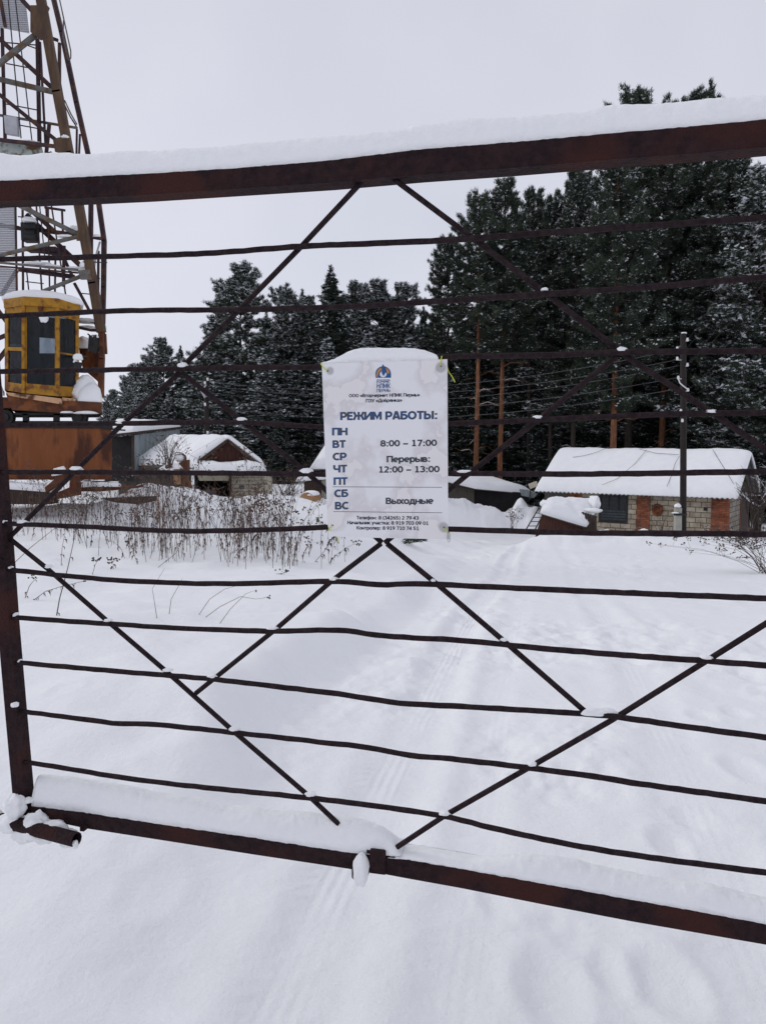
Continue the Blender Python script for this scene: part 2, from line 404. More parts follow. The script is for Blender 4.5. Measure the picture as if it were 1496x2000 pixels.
def height(x, y):
    x = np.asarray(x, float); y = np.asarray(y, float)
    zl = np.interp(y, [-10, 0, 3, 6, 10, 13, 16, 18, 21, 27, 33, 60, 120, 400], [.1, .1, .2, .15, -.15, -.3, -.25, -.05, -.1, -.45, -.75, -.2, 2, 6])
    zr = np.interp(y, [-10, 4, 7, 31, 38, 60, 120, 400], [0, 0, -.18, -2.28, -2.25, -1.8, 0, 5])
    edge = RUT_A + RUT_B * y - 0.45 - 0.03 * np.clip(y, 0, 14) + 0.18 * vnoise(y * 0.9, y * 0 + 3.3, 4)
    dx = edge - x
    bank = sstep(0, 0.55, dx)
    wide = sstep(0.0, 3.0 + 0.12 * np.clip(y, 0, 40), dx)
    w = np.where(y < 7, bank, 0.45 * bank * (1 - sstep(7, 20, y)) + (1 - 0.45 * (1 - sstep(7, 20, y))) * wide)
    z = zr + (zl - zr) * w
    z = z + bank * 0.09 * (1 - sstep(10, 18, y))
    # near the road's mouth the bank fades out
    near = 1 - sstep(2.4, 4.2, y)
    z = z * (1 - near) + near * (0.02 * bank)
    z = z + 0.05 * fbm(x * 0.35, y * 0.35, 3, 2) * (0.5 + bank)
    z = z + 0.017 * fbm(x * 1.7 + 3, y * 1.3, 4, 9) + 0.06 * bank * fbm(x * 0.9, y * 0.9, 3, 5)
    for (mx, my, rx, ry, h) in MOUNDS:
        q = ((x - mx) / rx) ** 2 + ((y - my) / ry) ** 2
        z = z + h * np.exp(-q * q) * (1 + 0.22 * fbm(x * 1.6, y * 1.6, 4, 7))
    # trodden holes and crumbs of thrown-up snow beside the ruts
    for (fx, fy, fr, fd) in FOOT:
        q = ((x - fx) / fr) ** 2 + ((y - fy) / (fr * 1.7)) ** 2
        z = z - fd * np.exp(-q * q) + fd * .35 * np.exp(-((np.sqrt(q) - 1.5) / .35) ** 2)
    # wheel ruts
    road = 1 - sstep(20, 30, y)
    for c, wd, dp in ((0.0, 0.16, 0.044), (1.42, 0.15, 0.018), (0.48, 0.11, 0.010), (1.95, 0.13, 0.006)):
        a = x - (RUT_A + RUT_B * y) - c - 0.05 * np.sin(y * 0.55 + c * 3)
        prof = -np.exp(-(a / wd) ** 4) + 0.45 * np.exp(-((np.abs(a) - wd * 1.6) / (wd * 0.5)) ** 2)
        z = z + dp * prof * road * (0.75 + 0.6 * vnoise(y * 0.9, x * 0.7 + c, 11))
    onroad = 1 - sstep(0.0, 0.25, dx)
    churn = sstep(0.0, 0.7, vnoise(x * 1.1 + 4, y * 0.8, 21) + 0.25)
    z = z + onroad * road * churn * 0.030 * fbm(x * 6, y * 4.5, 4, 31)
    return z
def hz(x, y): return float(height(x, y))
def hit(px, py, y0=1.2, y1=90):
    d = ray(px, py); d = d / d.y
    ys = np.geomspace(y0, y1, 1500)
    zz = CZ + d.z * ys - height(d.x * ys, ys)
    k = np.argmax(zz < 0)
    if not (zz < 0).any(): k = len(ys) - 1
    Y = ys[k]
    return Vector((d.x * Y, Y, hz(d.x * Y, Y)))
_a = at(930, 1010, 34)
MOUNDS.append((_a.x - .4, 34.5, 2.6, 2.0, 0.95))
_a = at(1010, 1010, 33); MOUNDS.append((_a.x + 0.9, 34.5, .9, 1.4, 0.95))
_a = at(1330, 1050, 24); MOUNDS.append((_a.x, 25.0, 3.6, 1.8, 0.35))
_a = at(1085, 1070, 25.2); MOUNDS.append((_a.x, 25.0, 1.3, .7, 0.33))
_a = at(1240, 1065, 24); MOUNDS.append((_a.x, 25.5, 1.2, 1.2, 0.2))
_a = at(330, 960, 19.5); MOUNDS.append((_a.x, 20, 1.3, 1.1, 0.42))
_a = at(380, 965, 22); MOUNDS.append((_a.x, 22, 0.9, 1.0, 0.25))
_a = at(470, 965, 23); MOUNDS.append((_a.x, 23.5, 1.2, 1.0, 0.18))
_a = at(545, 965, 25); MOUNDS.append((_a.x, 25, 1.3, 1.2, 0.25))
_a = at(200, 960, 19); MOUNDS.append((_a.x, 19.5, 2.0, 1.0, 0.2))

M['snow'], n, l, b = new_mat('ground_snow')
b.inputs['Base Color'].default_value = (0.87, 0.88, 0.895, 1); b.inputs['Roughness'].default_value = 0.85; b.inputs['Specular IOR Level'].default_value = 0.12
tc = n.new('ShaderNodeTexCoord')
n1 = n.new('ShaderNodeTexNoise'); n1.inputs['Scale'].default_value = 7; n1.inputs['Detail'].default_value = 12; n1.inputs['Roughness'].default_value = 0.68
l.new(tc.outputs['Object'], n1.inputs['Vector'])
sp = n.new('ShaderNodeSeparateXYZ'); l.new(tc.outputs['Object'], sp.inputs[0])
def mth(op, a, bb=None, c=None):
    q = n.new('ShaderNodeMath'); q.operation = op
    for i, s in enumerate((a, bb, c)):
        if s is None: continue
        if isinstance(s, (int, float)): q.inputs[i].default_value = s
        else: l.new(s, q.inputs[i])
    return q.outputs[0]
across = mth('SUBTRACT', sp.outputs['X'], mth('MULTIPLY_ADD', sp.outputs['Y'], RUT_B, RUT_A))
def tread(c, half):
    a = mth('SUBTRACT', across, c)
    ab = mth('ABSOLUTE', a)
    mask = mth('SMOOTH_MIN', mth('MAXIMUM', mth('MULTIPLY', mth('SUBTRACT', half, ab), 25.0), 0.0), 1.0, 0.1)
    lug = mth('SINE', mth('MULTIPLY_ADD', sp.outputs['Y'], 90.0, mth('MULTIPLY', ab, 40.0)))
    groove = mth('SINE', mth('MULTIPLY', a, 140.0))
    side = mth('GREATER_THAN', ab, half * 0.55)
    pat = mth('ADD', mth('MULTIPLY', lug, side), mth('MULTIPLY', groove, mth('SUBTRACT', 1.0, side)))
    return mth('MULTIPLY', pat, mask)
tr = mth('ADD', tread(0.0, 0.15), mth('MULTIPLY', mth('ADD', tread(1.42, 0.14), tread(0.5, 0.12)), 0.35))
nm = n.new('ShaderNodeTexNoise'); nm.inputs['Scale'].default_value = 1.3; nm.inputs['Detail'].default_value = 2
l.new(tc.outputs['Object'], nm.inputs['Vector'])
fade = mth('MULTIPLY', mth('MAXIMUM', mth('MULTIPLY_ADD', nm.outputs['Fac'], 4.0, -1.4), 0.0), 0.09)
hh = mth('MULTIPLY_ADD', tr, fade, mth('MULTIPLY', n1.outputs['Fac'], 1.0))
bp = n.new('ShaderNodeBump'); bp.inputs['Strength'].default_value = 0.5; bp.inputs['Distance'].default_value = 0.045
l.new(hh, bp.inputs['Height']); l.new(bp.outputs['Normal'], b.inputs['Normal'])

def ground_sheet():
    ys = np.concatenate([np.linspace(-8, 1.2, 16)[:-1], np.geomspace(1.2, 12, 420)[:-1], np.geomspace(12, 60, 200)[:-1], np.geomspace(60, 900, 40)])
    s = np.linspace(-1, 1, 640); s = 0.45 * s + 0.55 * s ** 3
    X = s[None, :] * (4.5 + 1.0 * np.abs(ys)[:, None]); Y = np.repeat(ys[:, None], len(s), 1)
    Z = height(X, Y)
    nr, nc = X.shape
    v = np.stack([X, Y, Z], -1).reshape(-1, 3).astype(np.float32)
    idx = np.arange(nr * nc).reshape(nr, nc)
    q = np.stack([idx[:-1, :-1], idx[:-1, 1:], idx[1:, 1:], idx[1:, :-1]], -1).reshape(-1, 4)
    me = bpy.data.meshes.new('snowy_ground')
    me.vertices.add(len(v)); me.vertices.foreach_set('co', v.ravel())
    me.loops.add(q.size); me.loops.foreach_set('vertex_index', q.ravel().astype(np.int32))
    me.polygons.add(len(q)); me.polygons.foreach_set('loop_start', np.arange(0, q.size, 4, dtype=np.int32))
    me.polygons.foreach_set('use_smooth', np.ones(len(q), bool))
    me.update(calc_edges=True); me.validate()
    me.materials.append(M['snow'])
    o = bpy.data.objects.new('ground', me); COL.objects.link(o); o['kind'] = 'structure'
    o['label'] = 'snow covered yard with wheel tracks'
ground_sheet()

# ------------------------------------------------------------------ the gate
def densify(pts, step=40):
    out = []
    for i in range(len(pts) - 1):
        a, b = pts[i], pts[i + 1]
        k = max(1, int(abs(b[0] - a[0]) / step))
        for j in range(k):
            # Catmull-Rom through the traced points keeps the bends of the bars soft
            p0 = pts[max(i - 1, 0)]; p3 = pts[min(i + 2, len(pts) - 1)]
            t = j / k
            c = []
            for q in (0, 1):
                m1 = (b[q] - p0[q]) / max(1e-6, (b[0] - p0[0])) * (b[0] - a[0]); m2 = (p3[q] - a[q]) / max(1e-6, (p3[0] - a[0])) * (b[0] - a[0])
                c.append((2 * t ** 3 - 3 * t * t + 1) * a[q] + (t ** 3 - 2 * t * t + t) * m1 + (-2 * t ** 3 + 3 * t * t) * b[q] + (t ** 3 - t * t) * m2)
            out.append(tuple(c))
    out.append(pts[-1])
    return out
g = thing('metal_gate', gate(748, 1720), 'rusty dark steel field gate of welded bars carrying the white notice', 'gate')
RAILS = [
    [(-36, 507), (250, 500), (420, 494), (590, 481), (860, 470), (1060, 455), (1250, 442), (1620, 416)],
    [(-28, 619), (240, 607), (460, 605), (700, 598), (860, 588), (1070, 574), (1300, 558), (1620, 530)],
    [(-20, 726), (240, 722), (480, 718), (640, 716), (750, 706), (870, 697), (1060, 694), (1210, 688), (1620, 684)],
    [(-12, 831), (240, 827), (470, 825), (630, 834), (750, 833), (876, 828), (1050, 820), (1280, 810), (1620, 803)],
    [(-4, 922), (300, 923), (600, 926), (740, 927), (876, 925), (1100, 926), (1300, 924), (1620, 919)],
    [(10, 1023), (150, 1028), (350, 1037), (520, 1035), (640, 1030), (760, 1030), (876, 1033), (1100, 1040), (1300, 1042), (1620, 1044)],
    [(18, 1113), (200, 1131), (400, 1140), (661, 1136), (739, 1142), (811, 1140), (1010, 1149), (1200, 1157), (1620, 1174)],
    [(26, 1206), (300, 1224), (420, 1230), (541, 1233), (661, 1231), (751, 1242), (902, 1251), (1022, 1263), (1200, 1278), (1380, 1291), (1620, 1310)],
    [(34, 1294), (300, 1317), (420, 1327), (540, 1341), (660, 1355), (780, 1373), (900, 1380), (1140, 1394), (1210, 1401), (1380, 1425), (1620, 1456)],
    [(42, 1389), (180, 1407), (240, 1414), (290, 1414), (450, 1430), (640, 1451), (720, 1460), (800, 1475), (900, 1484), (1142, 1514), (1250, 1531), (1620, 1582)],
    [(50, 1488), (250, 1520), (400, 1538), (600, 1558), (760, 1578), (880, 1597), (960, 1617), (1100, 1647), (1250, 1672), (1620, 1720)],
]
XR = 2250       # the hinge side, out of the picture on the right
def onward(row):
    a, c = row[-2], row[-1]
    k = (XR - c[0]) / (c[0] - a[0])
    return row + [tuple(c[q] + (c[q] - a[q]) * k for q in range(len(c)))]
RAILS = [onward(r) for r in RAILS]
rr = random.Random(5)
for r in RAILS:
    mb = MB()
    p = densify(r, 18)
    mb.tube([gate(x, y + rr.uniform(-.5, .5)) for x, y in p], [0.0066 * (1 + rr.uniform(-.05, .05)) for _ in p], 10)
    part('rail', mb, M['rebar'], g, True)
BRACES = [[(716, 345), (590, 480), (470, 603), (357, 716)], [(352, 727), (240, 828), (150, 918), (20, 1049)],
          [(764, 346), (930, 470), (1060, 569), (1211, 686)], [(1217, 692), (1390, 806), (1506, 886), (1620, 966), (1745, 1054)],
          [(1206, 694), (1050, 820), (920, 921), (752, 1060)], [(358, 730), (475, 824), (600, 923), (746, 1060)],
          [(744, 1062), (650, 1133), (540, 1228), (383, 1354)], [(756, 1062), (850, 1138), (985, 1253), (1146, 1393)],
          [(20, 1052), (95, 1112), (215, 1217), (325, 1311), (455, 1427), (605, 1556), (662, 1610)],
          [(1745, 1061), (1620, 1141), (1506, 1211), (1385, 1287), (1190, 1409), (1040, 1495), (870, 1592), (755, 1668)]]
for bpts in BRACES:
    mb = MB()
    pp = []
    for i in range(len(bpts) - 1):
        a, b2 = bpts[i], bpts[i + 1]
        k = 5
        pp += [(a[0] + (b2[0] - a[0]) * j / k, a[1] + (b2[1] - a[1]) * j / k) for j in range(k)]
    pp.append(bpts[-1])
    mb.tube([gate(x, y, 0.0125) for x, y in pp], 0.0064, 10)
    part('brace', mb, M['rebar'], g, True)
def beam(name, edge, depth=0.045, bits=None):
    """edge: list of (px, y_top, y_bottom) of the face turned to the camera; square-edged hollow section"""
    mb = MB()
    n = len(edge)
    rows = []
    for (x, yt, yb) in edge:
        a, c = gate(x, yt, -0.012), gate(x, yb, -0.012)
        ch = 0.003
        rows.append([a + G_N * 0 - UP * ch, a + G_N * ch, a + G_N * (depth - ch), a + G_N * depth - UP * ch, c + G_N * depth + UP * ch, c + G_N * (depth - ch), c + G_N * ch, c + UP * ch])
    vs = [p for r_ in rows for p in r_]
    fs = [(i * 8 + k, i * 8 + (k + 1) % 8, (i + 1) * 8 + (k + 1) % 8, (i + 1) * 8 + k) for i in range(n - 1) for k in range(8)]
    fs += [tuple(range(7, -1, -1)), tuple((n - 1) * 8 + k for k in range(8))]
    mb.add(vs, fs)
    return part(name, mb, M['gate'], g)
TOPB = [(-60, 356, 396), (0, 352, 392), (140, 345, 387), (280, 338, 380), (460, 327, 368), (640, 312, 356), (820, 290, 340), (1000, 276, 327), (1200, 258, 310), (1350, 245, 299), (1496, 231, 286), (1620, 219, 275)]
TOPB = onward(TOPB)
def fine(edge, step=25):
    out = []
    for i in range(len(edge) - 1):
        a, b2 = edge[i], edge[i + 1]
        k = max(1, int((b2[0] - a[0]) / step))
        for j in range(k):
            t = j / k
            out.append(tuple(a[q] + (b2[q] - a[q]) * t for q in range(3)))
    out.append(edge[-1])
    return out
beam('top_beam', TOPB, 0.06)
BOT1 = [(36, 1567, 1588), (44, 1570, 1593), (167, 1585, 1619), (334, 1611, 1645), (500, 1635, 1671), (600, 1651, 1686), (712, 1668, 1703)]
BOT2 = [(716, 1660, 1704), (751, 1664, 1709), (752, 1674, 1709), (800, 1679, 1718), (900, 1696, 1736), (1060, 1725, 1768), (1232, 1756, 1801), (1496, 1804, 1847), (1620, 1827, 1870)]
BOT2 = onward(BOT2)
beam('bottom_beam', BOT1, 0.05)
beam('bottom_beam', BOT2, 0.052)
# the upright at the latch side
mb = MB()
POST = [(-52, 392), (-22, 700), (0, 980), (9, 1100), (16, 1200), (32, 1385), (48, 1566)]
for i in range(len(POST) - 1):
    a, c = gate(*POST[i], 0.008), gate(*POST[i + 1], 0.008)
    w = 0.0375 if i != 3 else 0.0385
    q = [a + G_R * sx * w / 2 + G_N * sy * 0.02 for sx, sy in ((-1, -1), (1, -1), (1, 1), (-1, 1))]
    mb.hexa(*q, (c - a) * 0.999)
part('post', mb, M['gate'], g)
a, c = gate(XR - 8, TOPB[-1][1] + 20, 0.008), gate(XR - 8, BOT2[-1][1], 0.008)
mb = MB(); mb.bar(a, c, 0.04, 0.04); part('post', mb, M['gate'], g)
pf = gate(XR + 70, 1900, 0.02)
mb = MB(); mb.bar((pf.x, pf.y, -0.3), (pf.x, pf.y, a.z + 0.12), 0.11, 0.11)
hp_ = thing('gate_post', (pf.x, pf.y, 0), 'square steel post carrying the hinges at the right end of the gate', 'post')
part('shaft', mb, M['gate'], hp_)
for fz in (.15, .85):
    mb = MB(); q_ = a.lerp(c, fz); mb.tube([q_, Vector((pf.x, pf.y, q_.z))], 0.014, 8); part('hinge', mb, M['gate'], hp_, True)
mb = MB()      # wire hook on the upright
c = gate(8, 1100, -0.02)
mb.tube([gate(-30, 1092, -0.02), gate(-2, 1099, -0.016), c, gate(14, 1106, -0.013)], [0.012, 0.012, 0.009, 0.004], 8)
part('hook', mb, M['gate'], g, True)
# the stub pipe of the latch, open at its end
mb = MB()
a, c = gate(-90, 1578, 0.0), gate(150, 1640, -0.07)
t = (c - a).normalized(); sd = t.cross(UP).normalized(); up2 = sd.cross(t)
for k in range(12):
    a0, a1 = 2 * math.pi * k / 12, 2 * math.pi * (k + 1) / 12
    d0 = sd * math.cos(a0) + up2 * math.sin(a0); d1 = sd * math.cos(a1) + up2 * math.sin(a1)
    ro, ri = 0.019, 0.0165
    mb.add([a + d0 * ro, a + d1 * ro, c + d1 * ro, c + d0 * ro], [(0, 1, 2, 3)])
    mb.add([c + d0 * ro, c + d1 * ro, c + d1 * ri, c + d0 * ri], [(0, 1, 2, 3)])
    mb.add([c + d0 * ri, c + d1 * ri, c + d1 * ri - t * 0.15, c + d0 * ri - t * 0.15], [(0, 1, 2, 3)])
mb.tube([c - t * 0.16, c - t * 0.149], 0.017, 12)
pipe = part('latch_pipe', mb, M['gate'], g, True)
mb = MB()      # weld tag on the beam beside the pipe
mb.box(gate(165, 1616, -0.02), (0.012, 0.02, 0.012), Matrix.Rotation(-G_PHI, 3, 'Z'))
part('weld_tag', mb, M['gate'], g)
# drop tab under the middle of the lower beam
mb = MB()
tabp = [(687, 1697), (690, 1683), (716, 1683), (722, 1700), (716, 1716), (710, 1722), (692, 1719), (687, 1714)]
mb.prism([gate(x, y, -0.018) for x, y in tabp], G_N * 0.03)
part('drop_tab', mb, M['gate'], g)
mb = MB()      # welded plate over the joint of the two lower beams
mb.prism([gate(x, y, -0.021) for x, y in ((722, 1661), (724, 1660), (750, 1663), (752, 1665), (752, 1709), (722, 1705))], G_N * 0.009)
part('joint_plate', mb, M['gate'], g)
# snow on the gate
def loaf(edge_front, edge_crest, depth, seed, back=None, taper=True, front_off=-0.0125):
    """snow lying on a beam: front edge (px, py) on the beam's face, crest (px, py) seen at `depth` behind the face"""
    mb = MB()
    n = len(edge_front); K = 12
    vs = []
    for i in range(n):
        a = gate(*edge_front[i], front_off); c = gate(*edge_crest[i], depth * 0.55)
        h = max(0.002, c.z - a.z)
        nz = mnoise.noise(Vector((i * 0.31, seed * 5.1, 0))) * 0.3
        w = depth
        for k in range(K):
            t = k / (K - 1)
            ang = math.pi * t
            sx = 0.5 - 0.5 * math.cos(ang)
            sx = t ** 1.25; sz = (0, .30, .55, .75, .9, .98, 1, .98, .9, .7, .4, 0)[k]
            p = a + G_N * (w * sx) + UP * (h * sz)
            q = p * 38 + Vector((seed, 0, 0))
            p = p + Vector((0, 0, 1)) * 0.0022 * mnoise.noise(q) * sz + G_N * 0.003 * mnoise.noise(q * 1.7 + Vector((9, 9, 9))) + UP * 0.007 * mnoise.noise(p * 9) * sz + UP * 0.0022 * mnoise.noise(p * 85) * sz
            if k == 0: p = a + UP * 0.0018 * mnoise.noise(q * 2.5)
            vs.append(p)
    fs = [(i * K + k, (i + 1) * K + k, (i + 1) * K + k + 1, i * K + k + 1) for i in range(n - 1) for k in range(K - 1)]
    fs += [(i * K + K - 1, (i + 1) * K + K - 1, (i + 1) * K, i * K) for i in range(n - 1)]
    fs += [tuple(range(K)), tuple((n - 1) * K + k for k in range(K - 1, -1, -1))]
    mb.add(vs, fs)
    return part('snow_cover', mb, M['snow_obj'], g, True)
def interp(pts, x):
    return float(np.interp(x, [p[0] for p in pts], [p[1] for p in pts]))
xs = list(range(-60, XR + 1, 8))
steel = [(e[0], e[1]) for e in TOPB]
crest = [(-60, 309), (0, 308), (140, 307), (280, 303), (460, 290), (640, 273), (820, 251), (1000, 235), (1200, 215), (1350, 205), (1496, 189), (1620, 177)]
crest = onward(crest)
loaf([(x, interp(steel, x) + 1) for x in xs], [(x, interp(crest, x)) for x in xs], 0.062, 1)
xs = list(range(62, 783, 6))
steel = [(60, 1573), (167, 1586), (334, 1612), (500, 1636), (600, 1652), (712, 1668), (783, 1672)]
crest = [(62, 1506), (130, 1508), (300, 1538), (450, 1566), (600, 1581), (660, 1587), (700, 1596), (740, 1610), (768, 1632), (783, 1664)]
loaf([(x, interp(steel, x) + 1) for x in xs], [(x, interp(crest, x)) for x in xs], 0.085, 2)
xs = list(range(757, XR + 1, 6))
steel = [(752, 1674), (800, 1679), (900, 1696), (1060, 1725), (1232, 1756), (1496, 1804), (1620, 1827)]
steel = onward(steel)
crest = [(757, 1660), (775, 1650), (800, 1650), (913, 1671), (960, 1668), (1019, 1664), (1080, 1668), (1126, 1675), (1200, 1691), (1312, 1714), (1392, 1720), (1440, 1735), (1496, 1749), (1620, 1780)]
crest = onward(crest)
loaf([(x, interp(steel, x) + 1) for x in xs], [(x, interp(crest, x)) for x in xs], 0.075, 3)
mb = MB()
R3 = Matrix.Rotation(-G_PHI, 3, 'Z')
def gblob(mb, px, py, wpx, hpx, off=-0.004, seed=0, dep=0.012, flat=-0.35, rough=0.3):
    s = 1.8 / F
    c = gate(px, py, off)
    s = c.y / F
    mb.blob(c - UP * hpx * s * .12, (wpx * s / 2, dep, hpx * s / 1.6), seed, rough, flat, 0, 26, 16)
for i, (x, y, w, h) in enumerate([(358, 714, 24, 14), (1213, 683, 26, 12), (1063, 566, 16, 9), (238, 825, 26, 10), (472, 819, 22, 10), (1050, 815, 22, 9), (1388, 804, 30, 9),
        (150, 915, 30, 11), (600, 920, 30, 14), (908, 921, 40, 8), (45, 1019, 26, 9), (10, 1019, 12, 12), (97, 1106, 18, 9), (22, 1108, 10, 6), (652, 1130, 22, 8), (846, 1133, 12, 6),
        (212, 1211, 20, 7), (533, 1226, 28, 7), (983, 1249, 16, 7), (328, 1308, 24, 8), (415, 1320, 24, 6), (1378, 1283, 28, 9), (32, 1200, 12, 9), (458, 1423, 26, 9),
        (1038, 1491, 24, 9), (607, 1550, 26, 10), (868, 1588, 28, 8), (40, 1290, 8, 5)]):
    mb = MB(); gblob(mb, x, y, w * .85, h * .8, 0.004, i); part('snow_clump', mb, M['snow_obj'], g, True)
mb = MB()
gblob(mb, 1172, 1391, 70, 16, 0.004, 41, 0.012)
part('snow_clump', mb, M['snow_obj'], g, True)
mb = MB()
for (a_, k_) in (((705, 1692, 33, 56, -0.026), (51, 0.022, -1, 0.14)), ((30, 1376, 14, 10, -0.02), (52,)), ((55, 1563, 26, 10, -0.015), (53,)), ((148, 1648, 12, 14, -0.075), (90, 0.008, -1))):
    mb = MB(); gblob(mb, *a_, *k_); part('snow_clump', mb, M['snow_obj'], g, True)
for i, (x, y, w, h) in enumerate([(-45, 1585, 50, 26), (20, 1603, 60, 32), (70, 1610, 58, 46), (105, 1618, 56, 34), (135, 1634, 34, 28), (50, 1628, 50, 26), (-20, 1590, 50, 26), (88, 1632, 40, 20), (30, 1570, 40, 44)]):
    mb = MB(); gblob(mb, x, y, w, h, -0.035, 60 + i, 0.026, -0.9); part('snow_clump', mb, M['snow_obj'], g, True)

# ------------------------------------------------------------------ the notice
SOFF = -0.0115
def Z(zx, zy): return 600 + zx / 4.65, 660 + zy / 4.65
sign = thing('notice_board', gate(757, 1050, SOFF), 'white laminated opening hours notice tied to the gate bars', 'notice')
TL, TR_, BR, BL = Z(133, 232), Z(1272, 193), Z(1280, 1830), Z(190, 1805)
def sheet_pt(u, v):
    x = (TL[0] * (1 - u) + TR_[0] * u) * (1 - v) + (BL[0] * (1 - u) + BR[0] * u) * v
    y = (TL[1] * (1 - u) + TR_[1] * u) * (1 - v) + (BL[1] * (1 - u) + BR[1] * u) * v
    return x, y
mb = MB()
nu, nv = 10, 14
fr, bk = [], []
for j in range(nv + 1):
    for i in range(nu + 1):
        x, y = sheet_pt(i / nu, j / nv)
        if j == nv and i == 0: x, y = x + 4, y - 1.5
        fr.append(gate(x, y, SOFF)); bk.append(gate(x, y, SOFF + 0.0025))
n1_ = nu + 1; q = len(fr); fs = []
for j in range(nv):
    for i in range(nu):
        a = j * n1_ + i
        fs += [(a, a + n1_, a + n1_ + 1, a + 1), (q + a, q + a + 1, q + a + n1_ + 1, q + a + n1_)]
for i in range(nu):
    fs += [(i, i + 1, q + i + 1, q + i)]; a = nv * n1_ + i; fs += [(a, q + a, q + a + 1, a + 1)]
for j in range(nv):
    a = j * n1_; fs += [(a, q + a, q + a + n1_, a + n1_)]; a += nu; fs += [(a, a + n1_, q + a + n1_, q + a)]
mb.add(fr + bk, fs)
# stained white sheet
M['sheet'], n, l, b = new_mat('stained_white_sheet')
b.inputs['Roughness'].default_value = 0.45; b.inputs['Specular IOR Level'].default_value = 0.3
tc = n.new('ShaderNodeTexCoord')
ns = n.new('ShaderNodeTexNoise'); ns.inputs['Scale'].default_value = 9.5; ns.inputs['Detail'].default_value = 6; ns.inputs['Roughness'].default_value = 0.5
mp = n.new('ShaderNodeMapping'); mp.inputs['Location'].default_value = (0.35, 0.0, 0.22)
l.new(tc.outputs['Object'], mp.inputs['Vector']); l.new(mp.outputs[0], ns.inputs['Vector'])
rp = n.new('ShaderNodeValToRGB'); cr = rp.color_ramp
cr.elements[0].position = 0.0; cr.elements[0].color = (0.82, 0.815, 0.845, 1)
cr.elements[1].position = 1.0; cr.elements[1].color = (0.77, 0.74, 0.745, 1)
for pos, c in ((0.44, (0.815, 0.805, 0.835)), (0.535, (0.68, 0.655, 0.67)), (0.545, (0.80, 0.775, 0.785)), (0.62, (0.79, 0.765, 0.775))):
    e = cr.elements.new(pos + .03); e.color = (*c, 1)
l.new(ns.outputs['Fac'], rp.inputs['Fac'])
# damp grey rings round the eyelets
col = rp.outputs['Color']
for (zx, zy) in ((208, 300), (1212, 270), (1240, 1715)):
    c = gate(*Z(zx, zy), SOFF) - sign.location
    ds = n.new('ShaderNodeVectorMath'); ds.operation = 'DISTANCE'; l.new(tc.outputs['Object'], ds.inputs[0]); ds.inputs[1].default_value = c
    ad = n.new('ShaderNodeMath'); ad.operation = 'MULTIPLY_ADD'; l.new(ns.outputs['Fac'], ad.inputs[0]); ad.inputs[1].default_value = -0.02; l.new(ds.outputs['Value'], ad.inputs[2])
    mr = n.new('ShaderNodeMapRange'); mr.inputs['From Min'].default_value = -0.002; mr.inputs['From Max'].default_value = 0.003; mr.inputs['To Min'].default_value = 0.75; mr.inputs['To Max'].default_value = 0
    l.new(ad.outputs[0], mr.inputs['Value'])
    mx = n.new('ShaderNodeMix'); mx.data_type = 'RGBA'; l.new(mr.outputs[0], mx.inputs['Factor']); l.new(col, mx.inputs['A']); mx.inputs['B'].default_value = (0.36, 0.35, 0.36, 1)
    col = mx.outputs['Result']
l.new(col, b.inputs['Base Color'])
part('panel', mb, M['sheet'], sign)
# worn two-tone print
M['print'], n, l, b = new_mat('worn_blue_grey_print')
b.inputs['Roughness'].default_value = 0.5
tc = n.new('ShaderNodeTexCoord'); ns = n.new('ShaderNodeTexNoise'); ns.inputs['Scale'].default_value = 75; ns.inputs['Detail'].default_value = 1
l.new(tc.outputs['Object'], ns.inputs['Vector'])
rp = n.new('ShaderNodeValToRGB'); rp.color_ramp.elements[0].position = 0.42; rp.color_ramp.elements[1].position = 0.56
rp.color_ramp.elements[0].color = (0.045, 0.055, 0.070, 1); rp.color_ramp.elements[1].color = (0.015, 0.065, 0.19, 1)
l.new(ns.outputs['Fac'], rp.inputs['Fac']); l.new(rp.outputs['Color'], b.inputs['Base Color'])
M['print_grey'] = mat('dark_grey_print', (0.04, 0.046, 0.058), (0.055, 0.062, 0.074), 40, 0.5)
M['print_navy'] = mat('navy_print', (0.008, 0.014, 0.035), (0.016, 0.022, 0.05), 40, 0.5)
M['logo_blue'] = mat('logo_blue', (0.012, 0.085, 0.26), (0.02, 0.09, 0.24), 40, 0.5)
M['logo_orange'] = mat('logo_orange', (0.50, 0.24, 0.07), (0.46, 0.22, 0.07), 40, 0.5)
M['logo_white'] = mat('logo_white', (0.70, 0.71, 0.74), (0.70, 0.71, 0.74), 40, 0.5)

